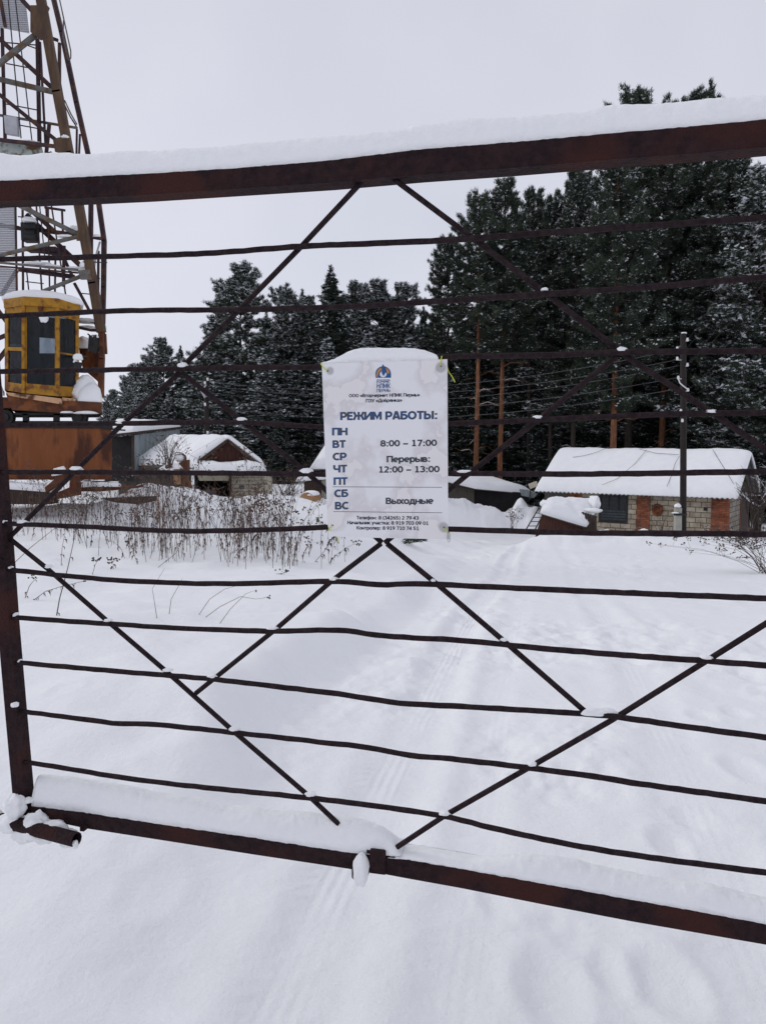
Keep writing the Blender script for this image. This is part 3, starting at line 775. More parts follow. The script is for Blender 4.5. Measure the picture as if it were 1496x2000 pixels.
def EA(cx, cy, rx, ry, a0, a1):
    k = max(4, int(abs(a1 - a0) / 18))
    return [(cx + rx * math.cos(math.radians(a0 + (a1 - a0) * i / k)), cy + ry * math.sin(math.radians(a0 + (a1 - a0) * i / k))) for i in range(k + 1)]
T_, B_ = 0.905, 0.095
def bowl(x, y0, y1, r): return EA(x, (y0 + y1) / 2, r, (y1 - y0) / 2, 90, -90)
GL = {
 'А': (.80, [[(.10, 0), (.37, 1)], [(.70, 0), (.43, 1)], [(.2, .28), (.6, .28)], [(.3, .92), (.5, .92)]]),
 'Б': (.72, [[(.12, 0), (.12, 1)], [(.12, T_), (.63, T_)], [(.12, .575), (.38, .575)] + bowl(.38, B_, .575, .23) + [(.38, B_), (.12, B_)]]),
 'В': (.74, [[(.12, 0), (.12, 1)], [(.12, T_), (.37, T_)] + bowl(.37, .53, T_, .19) + [(.37, .53), (.12, .53)], [(.12, .52), (.41, .52)] + bowl(.41, B_, .52, .22) + [(.41, B_), (.12, B_)]]),
 'Д': (.80, [[(.08, -.2), (.08, B_), (.74, B_), (.74, -.2)], [(.2, B_), (.28, T_), (.62, T_), (.62, B_)]]),
 'Е': (.64, [[(.12, 0), (.12, 1)], [(.12, T_), (.58, T_)], [(.12, .52), (.55, .52)], [(.12, B_), (.58, B_)]]),
 'Ж': (1.1, [[(.55, 0), (.55, 1)], [(.06, 1), (.26, .52), (.84, .52), (1.04, 1)], [(.05, 0), (.26, .54)], [(1.05, 0), (.84, .54)]]),
 'З': (.68, EA and [EA(.28, .72, .26, .185, 150, -90), EA(.28, .31, .28, .215, 90, -150)]),
 'И': (.84, [[(.12, 0), (.12, 1)], [(.72, 0), (.72, 1)], [(.14, .1), (.70, .9)]]),
 'К': (.76, [[(.12, 0), (.12, 1)], [(.12, .5), (.32, .5), (.66, 1)], [(.32, .55), (.70, 0)]]),
 'Л': (.80, [[(.03, B_), (.14, .12), (.22, T_), (.68, T_), (.68, 0)]]),
 'М': (.94, [[(.12, 0), (.12, 1)], [(.82, 0), (.82, 1)], [(.15, .95), (.47, .22), (.79, .95)]]),
 'Н': (.82, [[(.12, 0), (.12, 1)], [(.70, 0), (.70, 1)], [(.12, .52), (.70, .52)]]),
 'О': (.88, [EA(.44, .5, .33, .405, 0, 360)]),
 'П': (.82, [[(.12, 0), (.12, T_), (.70, T_), (.70, 0)]]),
 'Р': (.70, [[(.12, 0), (.12, 1)], [(.12, T_), (.38, T_)] + bowl(.38, .40, T_, .22) + [(.38, .40), (.12, .40)]]),
 'С': (.74, [EA(.45, .5, .34, .405, 52, 308)]),
 'Т': (.70, [[(.35, 0), (.35, 1)], [(.02, T_), (.68, T_)]]),
 'У': (.74, [[(.06, 1), (.38, .32)], [(.68, 1), (.36, .2), (.26, .09), (.08, .09)]]),
 'Ч': (.76, [[(.1, 1), (.1, .6), (.2, .44), (.64, .44)], [(.64, 0), (.64, 1)]]),
 'Ы': (1.0, [[(.12, 0), (.12, 1)], [(.12, .575), (.36, .575)] + bowl(.36, B_, .575, .23) + [(.36, B_), (.12, B_)], [(.86, 0), (.86, 1)]]),
 'Ь': (.72, [[(.12, 0), (.12, 1)], [(.12, .575), (.36, .575)] + bowl(.36, B_, .575, .23) + [(.36, B_), (.12, B_)]]),
 'а': (.62, [EA(.29, .47, .2, .2, 140, 0) + [(.49, 0)], EA(.28, .22, .18, .14, 0, 360)]),
 'б': (.66, [EA(.33, .31, .22, .23, 0, 360), [(.11, .32), (.12, .62), (.24, .84), (.54, .93)]]),
 'в': (.62, [[(.1, 0), (.1, .75)], [(.1, .67), (.3, .67)] + bowl(.3, .39, .67, .16) + [(.1, .39)], [(.1, .38), (.34, .38)] + bowl(.34, .08, .38, .18) + [(.1, .08)]]),
 'д': (.70, [[(.06, -.2), (.06, .08), (.65, .08), (.65, -.2)], [(.17, .08), (.24, .67), (.53, .67), (.53, .08)]]),
 'е': (.66, [EA(.33, .375, .24, .295, 0, 305), [(.1, .36), (.57, .36)]]),
 'и': (.68, [[(.1, 0), (.1, .75)], [(.57, 0), (.57, .75)], [(.12, .1), (.55, .65)]]),
 'к': (.62, [[(.1, 0), (.1, .75)], [(.1, .38), (.26, .38), (.53, .75)], [(.26, .42), (.57, 0)]]),
 'л': (.66, [[(.02, .08), (.13, .12), (.19, .67), (.55, .67), (.55, 0)]]),
 'м': (.80, [[(.1, 0), (.1, .75)], [(.7, 0), (.7, .75)], [(.13, .7), (.4, .18), (.67, .7)]]),
 'н': (.68, [[(.1, 0), (.1, .75)], [(.57, 0), (.57, .75)], [(.1, .39), (.57, .39)]]),
 'о': (.68, [EA(.34, .375, .25, .295, 0, 360)]),
 'п': (.68, [[(.1, 0), (.1, .67), (.57, .67), (.57, 0)]]),
 'р': (.68, [[(.1, -.25), (.1, .75)], EA(.35, .375, .24, .295, 0, 360)]),
 'с': (.56, [EA(.33, .375, .24, .295, 55, 305)]),
 'т': (.58, [[(.29, 0), (.29, .75)], [(.02, .67), (.56, .67)]]),
 'у': (.62, [[(.06, .75), (.31, .08)], [(.57, .75), (.29, 0), (.2, -.17), (.05, -.17)]]),
 'ф': (.90, [[(.45, -.25), (.45, 1)], EA(.27, .375, .18, .295, 0, 360), EA(.63, .375, .18, .295, 0, 360)]),
 'х': (.62, [[(.05, 0), (.57, .75)], [(.57, 0), (.05, .75)]]),
 'ч': (.64, [[(.1, .75), (.1, .45), (.18, .33), (.54, .33)], [(.54, 0), (.54, .75)]]),
 'ы': (.86, [[(.1, 0), (.1, .75)], [(.1, .43), (.32, .43)] + bowl(.32, .08, .43, .18) + [(.1, .08)], [(.74, 0), (.74, .75)]]),
 'ь': (.62, [[(.1, 0), (.1, .75)], [(.1, .43), (.32, .43)] + bowl(.32, .08, .43, .18) + [(.1, .08)]]),
 'я': (.62, [[(.52, 0), (.52, .75)], [(.52, .67), (.28, .67)] + EA(.28, .51, .18, .16, 90, 270) + [(.52, .35)], [(.3, .35), (.07, 0)]]),
 '0': (.72, [EA(.36, .5, .26, .405, 0, 360)]),
 '1': (.72, [[(.38, 0), (.38, 1)], [(.16, .84), (.38, .9)], [(.14, B_), (.62, B_)]]),
 '2': (.72, [EA(.33, .68, .24, .225, 150, -20) + [(.12, B_), (.64, B_)]]),
 '3': (.72, [EA(.3, .72, .25, .185, 150, -90), EA(.3, .31, .28, .215, 90, -150)]),
 '4': (.72, [[(.66, .28), (.08, .28), (.44, .96)], [(.47, 0), (.47, 1)]]),
 '5': (.72, [[(.6, T_), (.16, T_), (.15, .55)] + EA(.3, .33, .28, .235, 100, -150)]),
 '6': (.72, [EA(.36, .33, .25, .235, 0, 360), EA(.56, .4, .45, .5, 180, 95)]),
 '7': (.72, [[(.07, T_), (.6, T_), (.25, 0)]]),
 '8': (.72, [EA(.36, .71, .22, .195, 0, 360), EA(.36, .3, .26, .21, 0, 360)]),
 '9': (.72, [EA(.36, .67, .25, .235, 0, 360), EA(.16, .6, .45, .5, 0, -85)]),
 ':': (.36, [[(.18, 0), (.18, .2)], [(.18, .52), (.18, .72)]]),
 '(': (.44, [EA(.5, .4, .36, .62, 120, 240)]),
 ')': (.44, [EA(-.06, .4, .36, .62, 60, -60)]),
 '–': (.74, [[(.06, .38), (.68, .38)]]),
 '«': (.66, [[(.3, .68), (.1, .38), (.3, .08)], [(.58, .68), (.38, .38), (.58, .08)]]),
 '»': (.66, [[(.08, .68), (.28, .38), (.08, .08)], [(.36, .68), (.56, .38), (.36, .08)]]),
 ' ': (.34, []),
}
class Flat:
    """flat marks printed on the sheet: stroke geometry a few hundredths of a millimetre proud of it"""
    def __init__(self): self.mb = MB(); self.lv = 0
    def stroke(self, pts, w, fn):
        n = len(pts)
        closed = n > 3 and (Vector(pts[0]) - Vector(pts[-1])).length < 1e-6
        L = []
        for i in range(n):
            p = Vector(pts[i])
            if closed:
                a = Vector(pts[(i - 1) % (n - 1)]); c = Vector(pts[(i + 1) % (n - 1)])
            else:
                a = Vector(pts[max(i - 1, 0)]); c = Vector(pts[min(i + 1, n - 1)])
            d1 = (p - a).normalized() if (p - a).length > 1e-9 else (c - p).normalized()
            d2 = (c - p).normalized() if (c - p).length > 1e-9 else d1
            n1 = Vector((-d1.y, d1.x)); n2 = Vector((-d2.y, d2.x))
            mt = (n1 + n2)
            mt = mt.normalized() if mt.length > 1e-6 else n1
            k = 1 / max(0.5, mt.dot(n1))
            L.append((p + mt * w / 2 * k, p - mt * w / 2 * k))
        self.lv += 1
        z = 0.00022 + (self.lv % 12) * 0.000006
        vs = [fn(q.x, q.y, z) for pr in L for q in pr]
        self.mb.add(vs, [(2 * i, 2 * i + 1, 2 * i + 3, 2 * i + 2) for i in range(n - 1)])
    def fill(self, pts, fn, z=0.00025):
        self.mb.add([fn(x, y, z) for x, y in pts], [tuple(range(len(pts)))])
def text(fl, s, x0, x1, y0, y1, cap, weight=0.19):
    a, c = gate(*Z(x0, y0), SOFF), gate(*Z(x1, y1), SOFF)
    tot = sum(GL[ch][0] for ch in s)
    ax = (c - a) / tot
    capv = (gate(*Z((x0 + x1) / 2, (y0 + y1) / 2 - cap), SOFF) - gate(*Z((x0 + x1) / 2, (y0 + y1) / 2), SOFF))
    x = 0
    for ch in s:
        w, st = GL[ch]
        for p in st:
            fl.stroke(p, weight, lambda u, v, z, x=x: a + ax * (x + u) + capv * v - G_N * z)
        x += w
heads = Flat()
text(heads, 'РЕЖИМ РАБОТЫ:', 300, 1186, 747, 737, 74, 0.235)
for s, x0, x1, y in (('ПН', 226, 368, 885), ('ВТ', 230, 352, 998), ('СР', 232, 358, 1111), ('ЧТ', 238, 364, 1222), ('ПТ', 240, 368, 1335), ('СБ', 246, 374, 1445), ('ВС', 252, 378, 1557)):
    text(heads, s, x0, x1, y + 1, y - 1, 68, 0.235)
part('heading_lettering', heads.mb, M['print'], sign)
body = Flat()
text(body, '8:00 – 17:00', 664, 1178, 987, 981, 58, 0.215)
text(body, 'Перерыв:', 720, 1120, 1130, 1126, 58, 0.215)
text(body, '12:00 – 13:00', 646, 1202, 1224, 1220, 58, 0.215)
text(body, 'Выходные', 712, 1146, 1509, 1507, 58, 0.215)
for (xa, ya, xb, yb) in ((230, 1352, 1222, 1357), (238, 1577, 1225, 1588)):
    a, c = gate(*Z(xa, ya), SOFF), gate(*Z(xb, yb), SOFF)
    t = (c - a).normalized()
    body.stroke([(0, 0), ((c - a).length, 0)], 0.0011, lambda u, v, z: a + t * u + UP * v - G_N * z)
part('hours_lettering', body.mb, M['print_grey'], sign)
small = Flat()
text(small, 'ООО «Вторчермет НЛМК Пермь»', 380, 1022, 540, 532, 31, 0.2)
text(small, 'ПЗУ «Добрянка»', 533, 862, 586, 580, 31, 0.2)
part('company_lettering', small.mb, M['print_navy'], sign)
small = Flat()
text(small, 'Телефон: 8 (34265) 2 79 43', 448, 1014, 1648, 1651, 32, 0.2)
text(small, 'Начальник участка: 8 919 703 09 01', 364, 1102, 1692, 1699, 32, 0.2)
text(small, 'Контролер: 8 919 710 74 51', 449, 1014, 1740, 1746, 32, 0.2)
part('contact_lettering', small.mb, M['print_navy'], sign)
# the emblem over its name
def zf(x, y, z): return gate(*Z(x, y), SOFF) - G_N * z
lb = Flat()
text(lb, 'ВТОРЧЕРМЕТ', 630, 754, 410, 408, 25, 0.2)
text(lb, 'НЛМК', 630, 754, 458, 456, 44, 0.18)
text(lb, 'ПЕРМЬ', 630, 756, 493, 491, 28, 0.16)
for x in range(632, 750, 7):
    lb.fill([(x, 374), (x + 5, 374), (x + 5, 379), (x, 379)], zf)
dome = [(690 + 71 * math.cos(math.radians(a)), 328 - 71 * math.sin(math.radians(a))) for a in range(0, 181, 12)]
lb.fill([(761, 362)] + dome + [(622, 362)], zf, 0.00020)
logo = part('emblem', lb.mb, M['logo_blue'], sign)
lo = Flat()
lo.fill([(629, 352), (628, 330), (636, 300), (652, 280), (672, 268), (680, 290), (660, 304), (646, 322), (640, 356)], zf, 0.00027)
lo.fill([(708, 266), (728, 278), (745, 300), (748, 318), (726, 326), (722, 304), (706, 284)], zf, 0.00027)
part('emblem_arc', lo.mb, M['logo_orange'], logo)
lw = Flat()
lw.fill([(690 + 31 * math.cos(math.radians(a)), 330 - 28 * math.sin(math.radians(a))) for a in range(0, 360, 15)], zf, 0.00029)
part('emblem_ring', lw.mb, M['logo_white'], logo)
ld = Flat()
ld.fill([(688, 237), (696, 252), (712, 268), (720, 290), (716, 310), (693, 349), (676, 316), (682, 300), (676, 280), (680, 256)], zf, 0.00033)
part('emblem_drop', ld.mb, M['logo_blue'], logo)
# snow along the upper edge of the sheet
mb = MB()
pr = [(133, 232, 226), (180, 230, 214), (240, 227, 192), (300, 225, 160), (350, 223, 130), (420, 221, 104), (480, 220, 92), (620, 216, 90), (760, 211, 92), (900, 207, 90), (980, 204, 96), (1060, 202, 112), (1120, 199, 132), (1170, 197, 156), (1186, 196, 180)]
K = 10; vs = []; rows = []
xs = np.linspace(134, 1186, 70)
for i, x in enumerate(xs):
    yb = float(np.interp(x, [p[0] for p in pr], [p[1] for p in pr])); yt = float(np.interp(x, [p[0] for p in pr], [p[2] for p in pr]))
    a = gate(*Z(x, yb), SOFF - 0.001); c = gate(*Z(x, yt), SOFF + 0.012)
    h = max(0.0006, c.z - a.z); dp = 0.012 + 0.018 * min(1, h / 0.02)
    for k in range(K):
        t = math.pi * k / (K - 1)
        p = a + G_N * (dp * (0.5 - 0.5 * math.cos(t)) - 0.002 * math.sin(t)) + UP * h * math.sin(t) ** 0.6 if 0 < k < K - 1 else a + G_N * (0 if k == 0 else dp)
        p = p + UP * 0.0012 * mnoise.noise(p * 70) * math.sin(t)
        vs.append(p)
nn = len(xs)
fs = [(i * K + k, (i + 1) * K + k, (i + 1) * K + k + 1, i * K + k + 1) for i in range(nn - 1) for k in range(K - 1)]
fs += [(i * K + K - 1, (i + 1) * K + K - 1, (i + 1) * K, i * K) for i in range(nn - 1)] + [tuple(range(K)), tuple((nn - 1) * K + k for k in range(K - 1, -1, -1))]
mb.add(vs, fs)
part('snow_cover', mb, M['snow_obj'], sign, True)
for (zx, zy) in ((186, 300), (1214, 255), (230, 1702), (1242, 1722)):
    mb = MB(); mb.tube([gate(*Z(zx, zy), SOFF - 0.0008), gate(*Z(zx, zy), SOFF + 0.003)], 0.0021, 10)
    part('eyelet', mb, M['black'], sign)
# ties and the paper clip
def tie(pts, label, offs=None):
    mb = MB()
    mb.tube([gate(*Z(x, y), o) for (x, y, o) in pts], 0.0012, 6)
    solo('cable_tie', mb, M['tie'], label, 'cable tie', 'yellow ties holding the notice', True)
tie([(186, 302, SOFF + 0.002), (182, 298, SOFF - 0.003), (155, 276, SOFF - 0.003), (132, 250, SOFF - 0.002), (126, 236, -0.004), (130, 226, 0.008)], 'short yellow tie at the upper left corner of the notice')
tie([(1214, 258, SOFF + 0.002), (1212, 250, SOFF - 0.003), (1213, 210, SOFF - 0.003), (1220, 168, SOFF - 0.002), (1226, 164, 0.0), (1245, 200, 0.012), (1268, 262, 0.012), (1284, 310, 0.004), (1316, 352, -0.008), (1340, 402, -0.012)], 'long yellow tie with a loose tail at the upper right corner of the notice')
tie([(230, 1703, SOFF + 0.002), (226, 1708, SOFF - 0.003), (205, 1728, SOFF - 0.003), (190, 1752, SOFF - 0.002), (192, 1740, 0.012), (250, 1790, 0.012), (282, 1826, 0.0), (288, 1870, -0.004)], 'yellow tie at the lower left corner of the notice, tail below it')
tie([(1242, 1723, SOFF + 0.002), (1246, 1728, SOFF - 0.003), (1262, 1750, SOFF - 0.003), (1282, 1776, SOFF - 0.003), (1290, 1760, 0.004)], 'yellow tie at the lower right corner with the paper clip hooked in it')
mb = MB()
cp = [(1274, 1785), (1272, 1835), (1278, 1852), (1288, 1854), (1296, 1846), (1295, 1775), (1290, 1764), (1282, 1764), (1277, 1772), (1279, 1826), (1285, 1833), (1289, 1826), (1288, 1785)]
mb.tube([gate(*Z(x, y), SOFF - 0.0035 - 0.0002 * i) for i, (x, y) in enumerate(cp)], 0.0006, 6)
solo('paper_clip', mb, M['clip'], 'wire paper clip hanging from the lower right corner of the notice', 'paper clip', None, True)

# ------------------------------------------------------------------ the crane on its bank
CY = 19.0
c0 = at(80, 930, CY + 1.2)
crane = thing('lattice_crane', (c0.x, c0.y, 0.6), 'rusty lattice tower crane with a yellow snow topped cab', 'crane')
def ext(x1, y1, x2, y2, xm=-70):
    """carry a member that leaves the picture on to the tower's hidden side"""
    if x1 <= 1 and x2 > x1:
        s = (y2 - y1) / (x2 - x1)
        return xm, y1 + s * (xm - x1), x2, y2
    return x1, y1, x2, y2
def member(name, x1, y1, x2, y2, wpx, mt, Y=CY, Y2=None, round_=False, parent=None, d=None):
    x1, y1, x2, y2 = ext(x1, y1, x2, y2)
    a, b2 = at(x1, y1, Y), at(x2, y2, Y2 if Y2 is not None else Y)
    w = wpx * (Y / F)
    mb = MB()
    if round_: mb.tube([a, a.lerp(b2, 0.5), b2], w / 2, 8)
    else: mb.bar(a, b2, w, d or w * 0.9)
    return part(name, mb, M[mt], parent or crane, round_)
def chain(name, pts, wpx, mt, Y=CY, round_=False, parent=None, curve=False):
    mb = MB()
    ps = [at(x, y, Y) for x, y in pts]
    w = wpx * Y / F
    if curve or round_: mb.tube(ps, w / 2, 6)
    else:
        for i in range(len(ps) - 1): mb.bar(ps[i], ps[i + 1] + (ps[i + 1] - ps[i]).normalized() * w * 0.2, w, w)
    return part(name, mb, M[mt], parent or crane, curve or round_)
YR = CY + 1.9
# near and far legs on the right, mirrored legs on the hidden left
chain('leg', [(48, -160), (81, 0), (113, 179), (135, 298), (152, 386), (182, 552), (198, 646)], 15, 'crane_ochre')
chain('leg', [(198, 640), (200, 700), (197, 775)], 9, 'crane_rust')
chain('leg', [(74, -160), (106, 0), (121, 62), (150, 200), (174, 306), (192, 386), (204, 470), (203, 560), (201, 650), (199, 775)], 8, 'crane_dark', YR)
chain('leg', [(-70, -160), (-75, 300), (-80, 790)], 14, 'crane_ochre')
chain('leg', [(-58, -160), (-62, 300), (-66, 790)], 8, 'crane_dark', YR)
for (x1, y1, x2, y2, w, mt, Y, rd) in [
    (0, 76, 103, 172, 8, 'crane_dark', YR - .3, 0), (0, 124, 72, 67, 11, 'crane_grey', CY, 1), (0, 155, 102, 179, 8, 'crane_grey', CY + .5, 0), (0, 185, 112, 275, 7, 'crane_dark', CY + .4, 0),
    (0, 225, 152, 250, 4, 'crane_grey', CY + .9, 0), (0, 273, 118, 287, 6, 'crane_dark', CY, 0), (100, 74, 114, 79, 5, 'crane_dark', CY + .6, 0),
    (24, 394, 154, 458, 9, 'crane_grey', CY, 1), (0, 499, 154, 462, 8, 'crane_grey', CY - .05, 1), (53, 420, 158, 519, 9, 'crane_dark', CY + .9, 0), (40, 392, 105, 450, 8, 'crane_ochre', CY + .6, 0),
    (70, 575, 168, 536, 8, 'crane_grey', CY, 1), (38, 526, 146, 541, 9, 'crane_dark', CY + .5, 1), (0, 513, 153, 527, 4, 'crane_grey', CY - .1, 0), (0, 520, 153, 533, 3, 'crane_dark', CY + .3, 0),
    (72, 449, 160, 460, 7, 'crane_dark', CY + .7, 0), (4, 576, 34, 528, 6, 'crane_dark', CY + .9, 0), (146, 553, 176, 608, 5, 'crane_dark', CY + 1.2, 0), (115, 480, 146, 548, 5, 'crane_dark', CY + 1.1, 0),
    (0, 440, 40, 446, 7, 'crane_dark', CY + .8, 0), (92, 12, 72, 66, 9, 'crane_ochre', CY + .1, 0), (44, 0, 64, 22, 8, 'crane_dark', CY + .3, 0), (103, 300, 86, 306, 7, 'crane_ochre', CY + .1, 0),
    (113, 285, 130, 270, 8, 'crane_ochre', CY + .05, 0), (174, 462, 198, 466, 6, 'crane_dark', CY + 1., 0), (0, 345, 140, 362, 7, 'crane_dark', CY + .3, 0), (0, 300, 120, 395, 7, 'crane_grey', CY + .6, 0),
    (0, 610, 60, 690, 7, 'crane_dark', YR, 0), (0, 700, 40, 650, 7, 'crane_dark', YR, 0), (0, 660, 12, 655, 7, 'crane_dark', CY, 0)]:
    member('brace', x1, y1, x2, y2, w, mt, Y, None, bool(rd))
for (x1, y1, x2, y2, w, Y) in [(2, 0, 11, 52, 5, CY + .5), (17, 0, 42, 270, 1.8, CY + .2), (31, 0, 63, 273, 1.8, CY + .2), (5, 56, 11, 272, 5, CY + .6), (74, 76, 78, 282, 6, CY + .8), (79, 82, 90, 288, 3.5, CY + .8),
    (97, 243, 91, 302, 5.5, CY + .8), (151, 252, 150, 306, 3.2, CY + 1.), (157, 262, 155, 306, 3.2, CY + 1.), (117, 84, 117, 160, 5, CY + 1.),
    (71, 388, 83, 576, 2.6, CY + .4), (77, 388, 88, 500, 1.8, CY + .4), (55, 388, 58, 420, 1.8, CY + .4), (61, 388, 61, 420, 1.8, CY + .4), (99, 388, 131, 588, 2.4, CY + .4), (45, 405, 46, 575, 3.4, CY + .4), (95, 408, 98, 580, 2.4, CY + .5),
    (91, 406, 95, 462, 3.2, CY + .7), (122, 412, 124, 462, 3.2, CY + .7), (31, 396, 34, 580, 3.2, CY + .5), (109, 508, 108, 580, 3, CY + .6), (126, 480, 125, 560, 5, CY + .7), (53, 530, 58, 576, 2, CY + .5),
    (176, 388, 175, 520, 4, CY + 1.), (181, 388, 180, 500, 4, CY + 1.), (193, 490, 192, 620, 4, CY + 1.2)]:
    member('hanger', x1, y1, x2, y2, w, 'crane_dark' if w > 2 else 'cable', Y)
for i, (x1, y1, x2, y2) in enumerate([(10, 83, 72, 88), (13, 124, 70, 135), (12, 203, 74, 215), (15, 240, 75, 251), (53, 88, 72, 95), (51, 550, 86, 554), (88, 405, 128, 411), (36, 423, 82, 429), (160, 573, 192, 576), (184, 512, 210, 513), (182, 542, 196, 544), (186, 576, 205, 579)]):
    member('rung', x1, y1, x2, y2, 1.8 if i != 6 else 4, 'crane_dark', CY + .5)
chain('hoop', [(113, -20), (126, 40), (139, 100), (139, 113), (136, 119), (133, 114), (124, 70), (125, 40)], 2.6, 'crane_grey', CY + 1.2, curve=True)
chain('hoop', [(103, 0), (112, 34), (122, 55), (124, 72)], 1.6, 'crane_dark', CY + 1.2, curve=True)
chain('handrail', [(127, 196), (139, 222), (151, 243)], 2.6, 'crane_grey', CY + 1., True)
chain('handrail', [(126, 203), (138, 228), (150, 247)], 2.6, 'crane_dark', CY + 1.05, True)
chain('handrail', [(196, 472), (188, 500), (184, 530)], 4, 'mesh_grey', CY + 1.1, True)
def panel(name, poly, Y, th, mt):
    mb = MB(); mb.prism([at(x, y, Y) for x, y in poly], (0, th, 0))
    return part(name, mb, M[mt], crane)
# expanded-metal screens
M['screen'], n, l, b = new_mat('expanded_metal_screen')
b.inputs['Base Color'].default_value = (0.30, 0.30, 0.33, 1); b.inputs['Roughness'].default_value = 0.6
tc = n.new('ShaderNodeTexCoord'); wv = n.new('ShaderNodeTexWave'); wv.bands_direction = 'Z'; wv.inputs['Scale'].default_value = 7.5; wv.inputs['Distortion'].default_value = 0.4
l.new(tc.outputs['Object'], wv.inputs['Vector'])
mr = n.new('ShaderNodeMapRange'); mr.inputs['From Min'].default_value = 0.2; mr.inputs['From Max'].default_value = 0.6; mr.inputs['To Min'].default_value = 0.35; mr.inputs['To Max'].default_value = 1.0
l.new(wv.outputs['Fac'], mr.inputs['Value'])
tr_ = n.new('ShaderNodeBsdfTransparent'); mx = n.new('ShaderNodeMixShader'); l.new(mr.outputs[0], mx.inputs['Fac']); l.new(tr_.outputs[0], mx.inputs[1]); l.new(b.outputs[0], mx.inputs[2])
l.new(mx.outputs[0], n['Material Output'].inputs['Surface'])
panel('mesh_screen', [(-40, -20), (48, -20), (58, 65), (-40, 46)], CY + .55, 0.012, 'screen')
panel('mesh_screen', [(-40, 392), (30, 396), (31, 500), (-40, 492)], CY + .6, 0.012, 'screen')
panel('mesh_screen', [(-40, 518), (32, 525), (34, 578), (-40, 580)], CY + .6, 0.012, 'screen')
panel('counterweight_plate', [(-40, 278), (40, 276), (80, 283), (85, 300), (62, 308), (25, 310), (-40, 300)], CY + .15, 0.05, 'mint')
panel('junction_box', [(8, 225), (33, 228), (35, 264), (11, 260)], CY + .1, 0.12, 'mesh_grey')
panel('gusset', [(104, 272), (116, 268), (130, 268), (130, 302), (108, 296)], CY - .1, 0.03, 'crane_ochre')
panel('gusset', [(60, 10), (92, 10), (98, 70), (80, 78), (60, 62)], CY - .1, 0.03, 'crane_ochre')
panel('gusset', [(150, 450), (166, 448), (172, 470), (150, 470)], CY - .1, 0.03, 'crane_ochre')
panel('gusset', [(152, 528), (176, 526), (180, 546), (158, 546)], CY - .1, 0.03, 'crane_grey')
mb = MB(); mb.box(at(60, 455, CY + .5), (0.33, 0.3, 0.42)); mb.tube([at(48, 443, CY + .3), at(72, 443, CY + .3)], 0.06, 10); mb.tube([at(48, 464, CY + .3), at(72, 464, CY + .3)], 0.07, 10)
part('winch_motor', mb, M['black'], crane)
mb = MB(); mb.tube([at(45, 485, CY + .6), at(125, 497, CY + .6)], 0.06, 10); mb.box(at(85, 488, CY + .6), (0.7, 0.2, 0.12))
part('drum', mb, M['crane_dark'], crane)
# yellow cab: three-sided front, hollow, with glazing
FY = CY - 1.0
fp = [(10, FY + 0.40), (47, FY + 0.02), (114, FY), (155, FY + 0.50)]
TOPY, BOTY = [592, 588, 591, 604], [762, 768, 774, 775]
WINS = {0: [(16, 44, 620, 678), (16, 44, 685, 748)], 1: [(53, 108, 616, 751)], 2: [(118, 149, 622, 690), (118, 149, 693, 755)]}
mb = MB(); gl = []
def wallgrid(mb, a, b2, y0a, y0b, y1a, y1b, wins, Ya, Yb, th=0.05):
    """wall between pixel columns a and b with openings; boxes round the openings"""
    def P(x, t):
        k = (x - a) / (b2 - a); Y = Ya + (Yb - Ya) * k
        ya = y0a + (y0b - y0a) * k; yb = y1a + (y1b - y1a) * k
        return at(x, ya + (yb - ya) * t, Y)
    def T(x, y):
        k = (x - a) / (b2 - a); ya = y0a + (y0b - y0a) * k; yb = y1a + (y1b - y1a) * k
        return (y - ya) / (yb - ya)
    xs_ = sorted(set([a, b2] + [w[0] for w in wins] + [w[1] for w in wins]))
    nrm = (P(b2, 0.5) - P(a, 0.5)).cross(P(a, 0) - P(a, 1)).normalized()
    if nrm.y < 0: nrm = -nrm
    for i in range(len(xs_) - 1):
        xa, xb = xs_[i], xs_[i + 1]; xm_ = (xa + xb) / 2
        cuts = [(T(xm_, w[2]), T(xm_, w[3])) for w in wins if w[0] <= xm_ <= w[1]]
        cuts.sort(); t0 = 0
        for (c0_, c1_) in cuts + [(1, 1)]:
            if c0_ - t0 > 1e-4: mb.hexa(P(xa, t0), P(xb, t0), P(xb, c0_), P(xa, c0_), nrm * th)
            t0 = c1_
    out = []
    for w in wins:
        t0, t1 = T((w[0] + w[1]) / 2, w[2]), T((w[0] + w[1]) / 2, w[3])
        out.append([P(w[0], t0) + nrm * th * .5, P(w[1], t0) + nrm * th * .5, P(w[1], t1) + nrm * th * .5, P(w[0], t1) + nrm * th * .5, nrm])
    return out
for i in range(3):
    gl += wallgrid(mb, fp[i][0], fp[i + 1][0], TOPY[i], TOPY[i + 1], BOTY[i], BOTY[i + 1], WINS[i], fp[i][1], fp[i + 1][1])
BYD = 1.5     # cab depth
lf_t, lf_b = at(10, 592, fp[0][1]), at(10, 762, fp[0][1])
rt_t, rt_b = at(155, 604, fp[3][1]), at(155, 775, fp[3][1])
SK = -0.43      # the crane is turned: depth runs back along this skew
back = Vector((BYD * SK, BYD, 0))
mb.hexa(lf_t, lf_t + back, lf_b + back, lf_b, (0.04, 0, 0))
mb.hexa(rt_t, rt_t + back, rt_b + back, rt_b, (-0.04, 0, 0))
# back wall with the bright window opening
yb_ = fp[0][1] + BYD
xL, xR = proj(lf_t + back)[0], proj(rt_t + back)[0]
gl2 = wallgrid(mb, xL, xR, proj(lf_t + back)[1], proj(rt_t + back)[1], proj(lf_b + back)[1], proj(rt_b + back)[1], [(77, 108, 660, 702)], yb_, yb_ + 0.1, 0.04)
